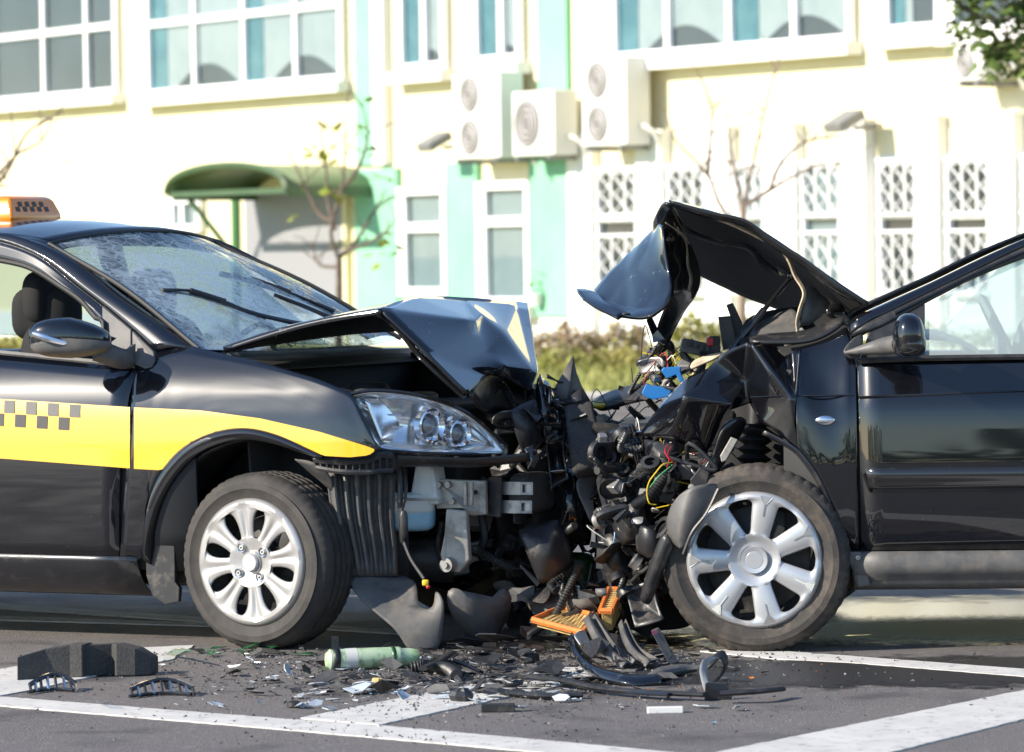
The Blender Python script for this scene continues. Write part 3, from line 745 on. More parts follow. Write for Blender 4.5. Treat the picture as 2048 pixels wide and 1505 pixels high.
# -- yellow band with checker squares, laid on the panels
st_t = lambda x: interp(x, [(-600, 770), (0, 798), (265, 815), (400, 821), (520, 837), (640, 864), (735, 893), (752, 900)])
def band(x0, x1, botf, n=30, m=8):
    rows = []
    for i in range(n):
        x = x0 + (x1 - x0) * i / (n - 1); t, b = st_t(x), botf(x)
        rows.append([A.sp(x, t + (b - t) * j / (m - 1), -.0025) for j in range(m)])
    return [p for r in rows for p in r], gridf(n, m)
mesh('yellow_band', band(-500, 260.5, lambda x: 917 + x * .077 if x > 0 else 917 + x * .05, 20), MT['yellow'], door, face=OUT)
archb = [(268, 938), (324, 941), (340, 920), (380, 885), (432, 863), (492, 856), (556, 870), (610, 894), (648, 912), (700, 915), (738, 911), (749, 903)]
mesh('yellow_band', band(268.5, 749, lambda x: interp(x, archb), 60, 8), MT['yellow'], fender, face=OUT)
k = 0
for i in range(14):
    for r_ in range(2):
        x = 141 - i * 43.6 + (-22 if r_ else 0) ; y = st_t(x) + 2 + r_ * 27 ; 
        if x < -430: continue
        q = [A.sp(x + dx, y + dy + (dx * .05), -.0045) for dx, dy in ((0, 0), (21, 0), (20, 25), (-1, 25))]
        mesh('check_square', (q, [(0, 1, 2, 3)]), MT['decal_black'], door, smooth=False, face=OUT)
# -- wheel arch lip, wheel house, sill, mud flap
ao = [(284, 1112), (288, 1040), (303, 978), (338, 920), (380, 884), (432, 862), (492, 855), (556, 869), (610, 893), (648, 913)]
ai = [(300, 1130), (306, 1050), (322, 1000), (352, 948), (392, 910), (440, 888), (494, 880), (552, 890), (600, 906), (636, 918)]
mesh('arch_lip', loft([[A.sp(*p, -.001) for p in ao], [A.sp((p[0] + q[0]) / 2, (p[1] + q[1]) / 2, -.012) for p, q in zip(ao, ai)], [A.sp(*p, .004) for p in ai], [A.sp(*p, .05) for p in ai]], 40, 9), PT, taxi, solid=.004, face=OUT)
mesh('wheel_house', loft([[A.sp(*p, .04) for p in ai], [A.sp(*p, .16) for p in ai], [A.sp(*p, .34) for p in ai]], 30, 5), MT['dark_plastic'], taxi, solid=.004)
mesh('wheel_house', loft([[A.P(-.42, .36, .2), A.P(-.42, .36, .75)], [A.P(.4, .36, .2), A.P(.4, .36, .75)]], 4, 4), MT['interior'], taxi, solid=.004)
mesh('sill', loft([[A.P(u, sideL(u, h) + e, h) for h, e in ((.306, .004), (.285, .0), (.24, .004), (.20, .02), (.165, .05), (.165, .12))] for u in (-.50, -.6, -1.4, -2.2)], 14, 10), MT['paint_dirty'], taxi, solid=.004)
ppoly(A, 'mud_flap', [(290, 1030), (312, 975), (345, 950), (348, 1060), (350, 1165), (359, 1176), (357, 1204), (330, 1210), (304, 1192), (292, 1150)], .05, .02, MT['dark_plastic'], taxi)
mesh('underbody', join(box(A.P(-1.75, .86, .24), (1.45, .62, .05), (A.F, A.N, Z)), box(A.P(-.1, .86, .24), (.35, .45, .06), (A.F, A.N, Z)), tube([A.P(-3.2, .6, .2), A.P(-1.8, .62, .19), A.P(-.3, .7, .2)], .03, 8), box(A.P(-2.62, .86, .28), (.06, .6, .05), (A.F, A.N, Z))), MT['steel_dark'], taxi, bev=.01)
# -- pillar, roof, screen
seam = [(-260, 470, .27), (-120, 470, .265), (0, 481, .25), (73, 509, .225), (146, 565, .19), (202, 608, .16), (260, 658, .125), (308, 702, .095)]
wse = [(40, 471, .30), (60, 474, .30), (96, 484, .29), (160, 521, .265), (234, 580, .225), (290, 621, .19), (340, 657, .155), (392, 697, .125)]
row0, row2 = A.pl(seam), A.pl(wse)
row1 = [(p + q) / 2 + OUT * .012 + Z * .012 for p, q in zip(row0, row2)]
mesh('windscreen_pillar', loft([row0, row1, row2], 36, 7), PT, taxi, solid=.01, face=OUT)
mesh('windscreen_pillar', loft([[far(p) for p in row0], [far(p) for p in row1], [far(p) for p in row2]], 30, 6), PT, taxi, solid=.01)
e0 = A.loc(row2[2]); hu, hw_, hh_ = e0
roofrows = []
for u, he, hc, we in ((hu, hh_, 1.452, hw_), (-1.2, 1.432, 1.487, .27), (-1.5, 1.442, 1.498, .26), (-1.9, 1.435, 1.492, .26), (-2.3, 1.395, 1.452, .28), (-2.5, 1.36, 1.41, .30)):
    bow = .075 if u == hu else (.03 if u > -1.3 else 0)
    roofrows.append([A.P(u + bow * (1 - (2 * q - 1) ** 2), we + (WA - 2 * we) * q, he + (hc - he) * (1 - abs(2 * q - 1) ** 2.2)) for q in (0, .08, .2, .35, .5, .65, .8, .92, 1)])
mesh('roof', loft(roofrows, 25, 24), PT, taxi, solid=.008, face=Z)
mesh('roof_rail', loft([[r[0] for r in roofrows], [r[0] + OUT * .02 - Z * .02 for r in roofrows], [A.P(A.loc(r[0])[0], A.loc(r[0])[1] - .02, A.loc(r[0])[2] - .05) for r in roofrows]], 14, 5), PT, taxi, solid=.006, face=OUT)
mesh('roof_rail', loft([[r[-1] for r in roofrows], [r[-1] - OUT * .02 - Z * .05 for r in roofrows]], 14, 3), PT, taxi, solid=.006)
def crackmat():
    m = bpy.data.materials.new('cracked_glass'); m.use_nodes = True; t = m.node_tree; L = t.links.new; t.nodes.remove(t.nodes['Principled BSDF'])
    N = t.nodes.new; out = t.nodes['Material Output']; tc = N('ShaderNodeTexCoord').outputs['Object']
    def mr(f, a, b, c=0., d=1.):
        r = N('ShaderNodeMapRange'); r.inputs[1].default_value = a; r.inputs[2].default_value = b; r.inputs[3].default_value = c; r.inputs[4].default_value = d; L(f, r.inputs[0]); return r.outputs[0]
    def mth(op, a, b):
        x = N('ShaderNodeMath'); x.operation = op; x.use_clamp = True
        for i, q in ((0, a), (1, b)):
            if isinstance(q, (int, float)): x.inputs[i].default_value = q
            else: L(q, x.inputs[i])
        return x.outputs[0]
    nz = N('ShaderNodeTexNoise'); nz.inputs['Scale'].default_value = 5; nz.inputs['Detail'].default_value = 5; L(tc, nz.inputs['Vector'])
    va = N('ShaderNodeVectorMath'); va.operation = 'MULTIPLY_ADD'; L(nz.outputs['Color'], va.inputs[0]); va.inputs[1].default_value = (.05, .05, .05); L(tc, va.inputs[2])
    def vor(sc, feat='DISTANCE_TO_EDGE'):
        v = N('ShaderNodeTexVoronoi'); v.feature = feat; v.inputs['Scale'].default_value = sc; L(va.outputs[0], v.inputs['Vector']); return v
    # the struck area: lower driver's side of the screen
    c = A.loc(A.P(-.42, .52, 1.08)); ctr = A.P(*c) - ORG[taxi.name]
    dv = N('ShaderNodeVectorMath'); dv.operation = 'DISTANCE'; L(tc, dv.inputs[0]); dv.inputs[1].default_value = ctr
    reg = mth('ADD', mr(dv.outputs['Value'], .2, 1.05, 1, 0), mr(nz.outputs['Fac'], .35, .75, -.35, .35))
    fine = mr(vor(42).outputs['Distance'], .0, .11, 1, 0); mid = mr(vor(17).outputs['Distance'], 0, .05, 1, 0); big = mr(vor(7).outputs['Distance'], 0, .016, 1, 0)
    cell = N('ShaderNodeSeparateColor'); L(vor(42, 'F1').outputs['Color'], cell.inputs[0])
    cr = mth('MAXIMUM', mth('MULTIPLY', fine, mr(reg, .35, .7)), mth('MAXIMUM', mth('MULTIPLY', mid, mr(reg, .15, .45)), mth('MULTIPLY', big, mr(reg, .0, .2))))
    frost = mth('MAXIMUM', mth('MULTIPLY', cr, .95), mth('MULTIPLY', mr(reg, .25, .8, 0, 1.0), mr(cell.outputs[0], 0, 1, .30, .95)))
    tr = N('ShaderNodeBsdfTransparent'); tr.inputs[0].default_value = (.50, .62, .66, 1)
    gl = N('ShaderNodeBsdfGlossy'); gl.inputs['Roughness'].default_value = .02
    bp_ = N('ShaderNodeBump'); bp_.inputs['Distance'].default_value = .004; L(mth('MULTIPLY', mth('ADD', vor(42, 'F1').outputs['Distance'], vor(17, 'F1').outputs['Distance']), mr(reg, .1, .5)), bp_.inputs['Height']); L(bp_.outputs[0], gl.inputs['Normal'])
    fr = N('ShaderNodeFresnel'); ge = N('ShaderNodeNewGeometry'); L(mr(ge.outputs['Backfacing'], 0, 1, 1.52, 1 / 1.52), fr.inputs[0])
    m1 = N('ShaderNodeMixShader'); L(fr.outputs[0], m1.inputs[0]); L(tr.outputs[0], m1.inputs[1]); L(gl.outputs[0], m1.inputs[2])
    df = N('ShaderNodeBsdfDiffuse'); df.inputs[0].default_value = (.80, .90, .88, 1); tl = N('ShaderNodeBsdfTranslucent'); tl.inputs[0].default_value = (.80, .92, .90, 1)
    m2 = N('ShaderNodeMixShader'); m2.inputs[0].default_value = .45; L(df.outputs[0], m2.inputs[1]); L(tl.outputs[0], m2.inputs[2])
    g2 = N('ShaderNodeBsdfGlossy'); g2.inputs['Roughness'].default_value = .35; g2.inputs[0].default_value = (.9, .97, .97, 1); m4 = N('ShaderNodeMixShader'); m4.inputs[0].default_value = .45; L(m2.outputs[0], m4.inputs[1]); L(g2.outputs[0], m4.inputs[2])
    m3 = N('ShaderNodeMixShader'); L(frost, m3.inputs[0]); L(m1.outputs[0], m3.inputs[1]); L(m4.outputs[0], m3.inputs[2]); L(m3.outputs[0], out.inputs[0])
    return m
topw = [A.P(hu + .075 * (1 - (2 * q - 1) ** 2) + .004, hw_ + (WA - 2 * hw_) * q, hh_ - .008 + (1.452 - hh_) * (1 - abs(2 * q - 1) ** 2.2)) for q in (0, .15, .35, .5, .65, .85, 1)]
bl = A.loc(A.px(398, 699, .125))
botw = [A.P(bl[0] + .10 * (1 - (2 * q - 1) ** 2), bl[1] + (WA - 2 * bl[1]) * q, bl[2] - .02 * (1 - (2 * q - 1) ** 2)) for q in (0, .15, .35, .5, .65, .85, 1)]
midw = [(p + q) / 2 + A.F * .012 + Z * .022 for p, q in zip(topw, botw)]
screen = mesh('windscreen', loft([topw, midw, botw], 28, 20), crackmat(), taxi)
mesh('screen_seal', tube(topw, .008, 6, 30), MT['rubber'], screen)
mesh('screen_seal', tube([topw[0], midw[0], botw[0]], .009, 6, 20), MT['rubber'], screen)
mesh('screen_seal', tube([topw[-1], midw[-1], botw[-1]], .009, 6, 20), MT['rubber'], screen)
W0, W1, W2 = topw[0], botw[0], topw[-1]
WN = (W1 - W0).cross(W2 - W0).normalized(); WN = WN if WN.z > 0 else -WN
def onscreen(x, y, e):
    d = ray(x, y); p = W0 + WN * (.035 + e); return CAM + d * ((p - CAM).dot(WN) / d.dot(WN))
for arm, blade in (([(440, 603), (500, 625), (560, 640), (620, 652)], [(324, 582), (380, 586), (450, 608), (530, 641)]), ([(548, 590), (620, 618), (700, 655)], [(440, 548), (500, 562), (580, 590), (668, 624)])):
    wa = mesh('wiper', tube([onscreen(x, y, .035) for x, y in arm], [.008, .009, .011], 6, 14), MT['gloss_black'], taxi)
    B = [onscreen(x, y, .012) for x, y in blade]; T = [onscreen(x, y - 4, .03) for x, y in blade]
    mesh('wiper_blade', join(tube(B, .007, 6, 20, flat=1.6), tube(T[1:3], .012, 6, 8), tube([B[0], T[1], T[2], B[3]], .0055, 6, 16)), MT['black_plastic'], wa)
# -- door frame, window line, corner piece, mirror
fo = [(-260, 512, .255), (-120, 512, .25), (0, 522, .235), (58, 536, .215), (117, 571, .185), (164, 604, .155), (198, 640, .13), (206, 690, .075)]
mesh('door_frame', loft([[p + OUT * -.004 for p in A.pl(seam[:-1] + [(262, 662, .12)])], A.pl(fo)], 30, 4), PT, door, solid=.03, face=OUT)
mesh('window_rubber', tube(A.pl(fo[:-1] + [(203, 640, .12), (205, 702, .07)]), .009, 6, 40), MT['rubber'], door)
mesh('door_frame', loft([[A.P(-1.44, .235, 1.40), A.P(-1.5, .075, 1.02)], [A.P(-1.56, .235, 1.40), A.P(-1.58, .075, 1.02)]], 8, 4), PT, taxi, solid=.04)
mesh('belt_trim', tube([A.sh(u, beltA(u) + .006, .012) for u in (-.62, -.9, -1.2, -1.48)], .011, 6, 16), MT['grey_plastic'], door)
ppoly(A, 'corner_piece', [(204, 612, .145), (262, 660, .115), (262, 726, .065), (204, 702, .075)], 0, .02, MT['grey_plastic'], door)
ppoly(A, 'fender_corner', [(264, 662, .112), (307, 704, .088), (309, 722, .072), (303, 735, .062), (290, 738, .06), (264, 727, .064)], 0, .02, MT['grey_plastic'], fender)
mc = A.px(140, 674, -.13)
def mf(q):
    x, y, z = sq(q, .72); t = 1 - .38 * max(0, x) - .05 * max(0, -x); return [x, y, z * t + (.10 * x if x > 0 else 0) * -1.2]
axm = (RT, FW, UP)
mir = mesh('mirror', ell(mc, .142, .085, .068, axm, 28, 18, mf), MT['paint_taxi'], door)
mesh('mirror_lower', ell(mc - UP * .022 + RT * .004, .141, .086, .052, axm, 28, 18, mf), MT['grey_plastic'], mir)
ind = [(66, 668), (90, 676), (120, 684), (150, 691)]
mesh('indicator', join(*[tube([depth(x, y, mc.y - .093 + .012 * abs(i - 1.2)) for i, (x, y) in enumerate(ind)], [.010, .013, .011, .004], 8, 14)]), MT['chrome_soft'], mir)
mesh('mirror_arm', loft([A.pl([(195, 680, -.07), (250, 700, .03), (262, 690, .07)]), A.pl([(185, 706, -.09), (240, 722, .0), (262, 724, .06)]), A.pl([(195, 712, -.03), (240, 727, .03), (262, 727, .07)])], 12, 8), MT['grey_plastic'], mir, solid=.02)
# -- cabin
def seat(c, u, w_, mat, par):
    sb = mesh('seat', ell(c.P(u, w_, .78), .10, .22, .36, ((c.F * .96 + Z * .25).normalized(), c.N, (Z * .96 - c.F * .25).normalized()), 20, 14, lambda q: sq(q, .6)), MT[mat], par)
    mesh('headrest', ell(c.P(u - .12, w_, 1.20), .055, .125, .105, (c.F, c.N, Z), 20, 14, lambda q: sq(q, .6)), MT[mat], sb)
    mesh('seat_cushion', ell(c.P(u + .3, w_, .48), .28, .23, .1, (c.F, c.N, Z), 16, 10, lambda q: sq(q, .6)), MT[mat], sb)
hr = A.loc(A.px(96, 625, .50))
seat(A, hr[0] + .12, .50, 'seat', taxi); seat(A, hr[0] + .12, 1.22, 'seat', taxi)
mesh('headrest', ell(A.px(94, 628, .47), .115, .07, .10, (A.N * .35 + A.F * .94, A.N, Z), 20, 14, lambda q: sq(q, .6)), MT['seat'], taxi)
mesh('dashboard', loft([[A.P(-.25, w_, .86) for w_ in (.14, .5, .86, 1.2, 1.58)], [A.P(-.36, w_, .99) for w_ in (.14, .5, .86, 1.2, 1.58)], [A.P(-.62, w_, .94) for w_ in (.14, .5, .86, 1.2, 1.58)], [A.P(-.66, w_, .6) for w_ in (.14, .5, .86, 1.2, 1.58)]], 12, 10), MT['interior'], taxi, solid=.01)
mesh('steering_wheel', join(lathe([(.17, 0), (.185, .014), (.2, 0), (.185, -.014)], A.P(-.78, 1.24, .93), (A.F * -.85 + Z * .5), 32, closed=True), box(A.P(-.77, 1.24, .93), (.02, .16, .03), (A.F, A.N, Z))), MT['interior'], taxi)
mesh('far_side', loft([[A.P(u, WA - sideL(u, h), h) for h in (.3, .5, .7, .9, .98)] for u in (-.2, -.8, -1.6, -2.25)], 8, 10), PT, taxi, solid=.02)
mesh('far_side', loft([[A.P(u, WA - sideL(u, h), h) for h in ((.68 if -2.95 < u < -2.28 else .32), .75, .9, 1.03)] for u in (-2.25, -2.3, -2.62, -2.9, -3.0, -3.45)], 6, 20), PT, taxi, solid=.02)
for q in ([A.P(-1.5, WA - .09, 1.0), A.P(-1.52, WA - .24, 1.42)], [A.P(-2.85, WA - .1, 1.04), A.P(-2.5, WA - .28, 1.37)], [A.P(-2.85, .1, 1.04), A.P(-2.5, .28, 1.37)]): mesh('roof_pillar', tube(q, .05, 8), PT, taxi)
tr_ = []
for u, h in ((-2.5, 1.40), (-2.75, 1.24), (-2.98, 1.10), (-3.3, 1.09), (-3.5, 1.05), (-3.56, .8), (-3.54, .45), (-3.45, .3)):
    wi = .3 if u == -2.5 else (.22 if u == -2.75 else .12)
    tr_.append([A.P(u - (.0 if h > 1 else .06) * (1 - (2 * q - 1) ** 2), wi + (WA - 2 * wi) * q, h + .03 * (1 - (2 * q - 1) ** 2)) for q in (0, .15, .5, .85, 1)])
mesh('rear_body', loft(tr_[2:], 12, 20), PT, taxi, solid=.01)
mesh('headliner', loft([[p - Z * .035 for p in r] for r in roofrows], 12, 10), MT['interior'], taxi, solid=.004)
mesh('far_window', loft([[A.P(-.62, WA - .09, 1.0), A.P(-1.05, WA - .24, 1.39)], [A.P(-1.5, WA - .09, 1.03), A.P(-1.5, WA - .25, 1.41)], [A.P(-2.4, WA - .1, 1.05), A.P(-2.4, WA - .26, 1.38)]], 6, 10), MT['tint_glass'], taxi)
mesh('rear_window', loft(tr_[:3], 12, 8), MT['car_glass'], taxi)
mesh('floor_pan', box(A.P(-1.7, .86, .32), (1.5, .72, .02), (A.F, A.N, Z)), MT['interior'], taxi)
# -- wheels
sa = math.radians(31)
wheel(taxi, A.P(-.012, .0, .300) , V((-math.sin(sa), -math.cos(sa), 0)), .306, .216, .19, 'taxi', ('tyre', 'silver'), rot=math.radians(8))
wheel(taxi, A.P(-2.62, .02, .300), OUT, .306, .216, .19, 'taxi', ('tyre', 'silver'))
wheel(taxi, A.P(-2.62, WA - .02, .300), A.N, .306, .216, .19, 'taxi', ('tyre', 'silver'), detail=False)
wheel(taxi, A.P(-.03, WA - .04, .300), A.N, .306, .216, .19, 'taxi', ('tyre', 'silver'), detail=False)
# -- bonnet, folded in the middle
hood = cgrid(A, [
    [(447, 693, .13), (520, 682, .45), (610, 668, .86), (720, 655, 1.28), (815, 650, 1.58)],
    [(600, 643, .125), (650, 632, .42), (740, 622, .86), (840, 618, 1.28), (925, 626, 1.60)],
    [(700, 626, .122), (745, 611, .42), (815, 601, .86), (920, 600, 1.28), (1000, 610, 1.60)],
    [(760, 617, .12), (800, 600, .40), (838, 591, .72), (948, 594, 1.1), (1056, 606, 1.45)]],
    'bonnet', MT['paint_torn'], taxi, sub=3, solid=.022, cr={3: 1, 0: 1}, cc={0: 1, 4: 1}, face=Z, mat2=MT['interior'], buckle=(.22, .007))
def facets(car, pts, faces, name, mat, par, cr=.75, sub=3, solid=.012, sharp=(), **kw):
    ed = {}
    for f in faces:
        for a_, b_ in zip(f, f[1:] + f[:1]): ed[tuple(sorted((a_, b_)))] = ed.get(tuple(sorted((a_, b_))), 0) + 1
    return cage(car, pts, faces, name, mat, par, sub=sub, solid=solid, crease=[(a_, b_, 1 if n_ == 1 or (a_, b_) in sharp else cr) for (a_, b_), n_ in ed.items()], **kw)
facets(A, [(760, 617, .12), (825, 591, .62), (928, 598, 1.02), (1032, 603, 1.36), (1057, 606, 1.45), (951, 643, .60), (957, 670, .60), (977, 704, .60), (1008, 732, .56), (850, 702, .155), (912, 733, .30), (936, 788, .22), (966, 628, .76), (1012, 668, .78), (1062, 734, .74), (1077, 742, .78), (975, 750, .50), (1014, 757, .58), (1062, 782, .66)],
       [(0, 1, 5), (0, 5, 6, 9), (9, 6, 7, 10), (10, 7, 8, 16), (9, 10, 11), (10, 16, 11), (1, 2, 5), (2, 12, 5), (2, 3, 13, 12), (5, 12, 6), (12, 13, 7, 6), (13, 14, 8, 7), (3, 14, 13), (3, 4, 15, 14), (8, 14, 18, 17), (14, 15, 18), (16, 8, 17)],
       'bonnet_front', MT['paint_torn'], hood, cr=.55, face=V((.5, -.4, .7)), mat2=MT['interior'], sharp=((1, 5), (2, 5), (6, 7), (7, 8), (5, 6), (3, 14)))
mesh('bonnet_flange', tube(A.pl([(450, 697, .16), (600, 651, .16), (700, 635, .16), (758, 628, .16), (775, 640, .17), (845, 718, .19), (930, 796, .25)]), .014, 8, 40, flat=.7), MT['gloss_black'], hood)
mesh('bonnet_scuff', loft([A.pl([(1010, 738, .62), (1036, 752, .74), (1064, 762, .84)]), A.pl([(1022, 764, .64), (1044, 772, .74), (1070, 780, .84)])], 10, 6), MT['beige'], hood, solid=.003)
cgrid(A, [[(932, 792, .24), (960, 747, .48), (1004, 742, .70), (1038, 764, .8), (1082, 774, .95)], [(945, 800, .32), (975, 778, .58), (1010, 776, .8), (1045, 790, .98), (1085, 800, 1.2)], [(962, 830, .46), (985, 815, .68), (1015, 830, .9), (1050, 835, 1.06), (1088, 850, 1.3)]],
      'bonnet_lip', MT['dark_plastic'], hood, sub=2, cr={0: 1, 1: .6})
# -- engine bay under the bonnet
mesh('firewall', loft([[A.P(-.14, w_, .95) for w_ in (.16, .86, 1.56)], [A.P(-.10, w_, .35) for w_ in (.16, .86, 1.56)]], 4, 4), MT['interior'], taxi, solid=.01)
mesh('cowl', loft([[A.P(-.24, w_, .985) for w_ in (.14, .5, .86, 1.2, 1.58)], [A.P(-.10, w_, .945) for w_ in (.14, .5, .86, 1.2, 1.58)]], 10, 4), MT['interior'], taxi, solid=.006)
mesh('inner_wing', loft([A.pl([(455, 706, .16), (540, 733, .17), (640, 765, .2), (740, 790, .3)]), A.pl([(455, 740, .2), (540, 770, .2), (640, 800, .24), (740, 830, .34)])], 14, 6), MT['interior'], taxi, solid=.006)
mesh('engine_block', join(box(A.P(.28, .9, .62), (.22, .34, .2), (A.F, A.N, Z)), box(A.P(.22, .62, .80), (.12, .1, .06), (A.F, A.N, Z)), box(A.P(.4, 1.2, .78), (.1, .16, .07), (A.F, A.N, Z)), lathe([(.001, .06), (.07, .06), (.08, .0), (.08, -.1)], A.P(.2, .45, .84), Z, 20)), MT['interior'], taxi, bev=.02)
mesh('far_inner_wing', loft([[A.P(u, 1.42, h) for h in (.35, .6, .98 - .35 * max(0, u))] for u in (-.15, .1, .3, .42)], 6, 8), MT['interior'], taxi, solid=.01)
# -- headlight
hl = [(701, 789), (730, 783), (800, 785), (868, 799), (930, 824), (976, 860), (1013, 905)]
hb = [(716, 818), (735, 858), (757, 897), (800, 904), (870, 908), (945, 909), (1012, 909)]
def hw(x): return interp(x, [(700, .06), (760, .10), (830, .17), (900, .25), (960, .33), (1015, .42)])
def hp(x, y, e=0): return A.px(x, y, hw(x) + e)
hrows = []
for k in range(7):
    hrows.append([hp(*p) for p in [hl[k]]] + [hp(hl[k][0] + (hb[k][0] - hl[k][0]) * q, hl[k][1] + (hb[k][1] - hl[k][1]) * q, -.035 * math.sin(math.pi * q)) for q in (.25, .5, .75)] + [hp(*hb[k])])
lamp = mesh('headlight', loft([[hp(x, y, .05) for x, y in hl], [hp((a + c) / 2, (b + d) / 2, .085) for (a, b), (c, d) in zip(hl, hb)], [hp(x, y, .05) for x, y in hb]], 26, 14), MT['lamp_silver'], taxi, solid=.004)
mesh('lamp_lens', loft(hrows, 12, 30), MT['clear_lens'], lamp)
mesh('lamp_rim', tube([hp(x, y, .004) for x, y in hl] + [hp(x, y, .004) for x, y in hb[::-1]] + [hp(*hl[0], .004)], .0075, 6, 90), MT['gloss_black'], lamp)
mesh('lamp_bezel', loft([[hp(x, y + 3, .02) for x, y in hl], [hp(x, y + 14 + (x > 900) * 8, .06) for x, y in hl]], 24, 4), MT['lamp_silver'], lamp, solid=.003)
mesh('lamp_bezel', loft([[hp(x, y - 3, .015) for x, y in hb[2:]], [hp(x + 4, y - 20, .07) for x, y in hb[2:]]], 24, 4), MT['lamp_silver'], lamp, solid=.003)
fwd = (A.F * .85 - A.N * .35).normalized()
for x, y, rad in ((862, 852, .052), (918, 868, .043)):
    c = hp(x, y, .03)
    r_ = mesh('projector', lathe([(rad * .55, -.03), (rad * .8, .0), (rad, .012), (rad * 1.12, .01), (rad * 1.12, -.02)], c, fwd, 32), MT['chrome'], lamp)
    mesh('projector_lens', lathe([(.0005, rad * .35), (rad * .3, rad * .3), (rad * .55, rad * .1), (rad * .62, -.02)], c, fwd, 24), MT['clear_lens'], r_)
    mesh('projector_bulb', lathe([(.0005, .0), (rad * .5, -.012), (rad * .5, -.03)], c, fwd, 20), MT['steel'], r_)
for k in range(4):
    mesh('lamp_rib', tube([hp(728 + k * 8, 806 + k * 24, .06), hp(800 + k * 3, 806 + k * 24, .075)], .0035, 5), MT['chrome_soft'], lamp)
mesh('lamp_fluting', loft([[hp(728, 798, .035), hp(764, 884, .035)], [hp(770, 796, .075), hp(796, 888, .07)], [hp(826, 800, .10), hp(838, 890, .09)]], 10, 12), MT['lamp_silver'], lamp, solid=.002)
mesh('lamp_tray', loft([A.pl([(765, 908, .14), (850, 912, .2), (950, 916, .3), (1058, 905, .44)]), A.pl([(768, 926, .15), (850, 926, .22), (950, 928, .32), (1060, 916, .45)]), A.pl([(775, 928, .26), (850, 928, .32), (950, 930, .42), (1060, 918, .52)])], 22, 6), MT['dark_plastic'], taxi, solid=.004)
# -- torn front end below the lamp
def ws(lst, d=0): return A.pl([(x, y, w_ + d) for x, y, w_ in lst])
bt = [(628, 918, .03), (660, 922, .035), (700, 923, .05), (740, 919, .08), (762, 910, .10), (786, 911, .13)]
bb_ = [(632, 936, .03), (660, 941, .035), (700, 945, .05), (740, 944, .08), (762, 942, .10), (786, 941, .13)]
brk = mesh('bumper_bracket', join(tube(ws(bt), .009, 6, 24, flat=1.5), tube(ws(bb_), .006, 6, 24, flat=1.6)), MT['dark_plastic'], taxi)
P0, P1 = spline(ws(bt), 13), spline(ws(bb_), 13)
for a_, b_ in zip(P0, P1): mesh('rib', tube([a_, b_], .0045, 4), MT['dark_plastic'], brk)
mesh('bracket_web', loft([[p + A.N * .03 for p in ws(bt)], [p + A.N * .03 for p in ws(bb_)]], 20, 3), MT['interior'], brk, solid=.004)
lrows = []
for i in range(25):
    q = i / 24; x0, x1 = 652 + 140 * q, 690 + 106 * q; zig = .012 * (1 if (i % 4) < 2 else -1)
    lrows.append(A.pl([(x0, 946 + 4 * q, .10 + .16 * q + zig), (x0 + (x1 - x0) * .4 - 4, 1030, .10 + .16 * q + zig), (x0 + (x1 - x0) * .75, 1105, .11 + .15 * q + zig), (x1, 1152, .13 + .12 * q + zig * .3)]))
mesh('fender_liner', loft(lrows, 12, 60, lv=True), MT['grey_plastic'], taxi, solid=.004, ang=25)
sheetpx(A, 'fender_liner', [[(590, 918, .02), (618, 922, .03), (640, 930, .04)], [(610, 935, .05), (640, 945, .06), (662, 955, .08)], [(640, 960, .12), (655, 975, .12), (668, 985, .12)]], MT['grey_plastic'], taxi)
tank = mesh('washer_tank', ell(A.px(815, 1027, .36), .098, .07, .062, (RT, FW, UP), 24, 16, lambda q: sq(q, .45)), MT['tank_blue'], taxi)
mesh('tank_upper', join(ell(A.px(815, 1008, .355), .097, .068, .040, (RT, FW, UP), 24, 14, lambda q: sq(q, .45)), prism(A.pl([(832, 915, .33), (862, 915, .33), (876, 1010, .33), (816, 1010, .33)]), A.N * .09)), MT['tank_white'], tank, bev=.01)
mesh('tank_pump', ell(A.px(772, 1032, .28), .03, .03, .05, None, 14, 10, lambda q: sq(q, .7)), MT['tank_white'], tank)
mesh('tank_strap', tube(A.pl([(755, 1000, .27), (800, 999, .26), (880, 1000, .27)]), .006, 6, 10), MT['galv'], tank)
mesh('wiring_loom', join(tube(A.pl([(798, 925, .24), (800, 970, .22), (802, 1040, .22), (806, 1085, .23)]), .010, 8, 24), tube(A.pl([(806, 930, .25), (812, 980, .22), (800, 1050, .215), (808, 1090, .23)]), .006, 6, 24), tube(A.pl([(806, 1080, .23), (820, 1115, .22), (848, 1158, .21)]), .007, 6, 14), ell(A.px(808, 1050, .21), .014, .014, .05, None, 10, 8, lambda q: sq(q, .6))), MT['black_plastic'], taxi)
mesh('connector', join(ell(A.px(851, 1166, .205), .012, .012, .011, None, 10, 8, lambda q: sq(q, .5))), MT['wire_yellow'], taxi); mesh('connector', ell(A.px(856, 1174, .205), .008, .008, .008, None, 8, 6), MT['red_plastic'], taxi)
steel = mesh('rail_bracket', prism(A.pl([(872, 958, .36), (970, 962, .42), (972, 1030, .42), (940, 1032, .40), (925, 1018, .38), (872, 1018, .36)]), A.N * .02), MT['galv'], taxi, smooth=False, bev=.004)
mesh('rail_web', join(*[prism(A.pl([(x, 965, .352), (x + 7, 965, .352), (x + 7, 1012, .352), (x, 1012, .352)]), A.N * .012) for x in (926, 938)]), MT['galv'], steel, smooth=False, bev=.003)
for x, y in ((878, 970), (897, 970), (905, 1003)): mesh('bolt', lathe([(.001, .01), (.011, .01), (.012, -.004)], A.px(x, y, .352), OUT, 10), MT['steel'], steel)
for x, y in ((951, 985),): mesh('bolt_hole', lathe([(.001, .003), (.008, .003), (.008, -.003)], A.px(x, y, .40), OUT, 10), MT['interior'], steel)
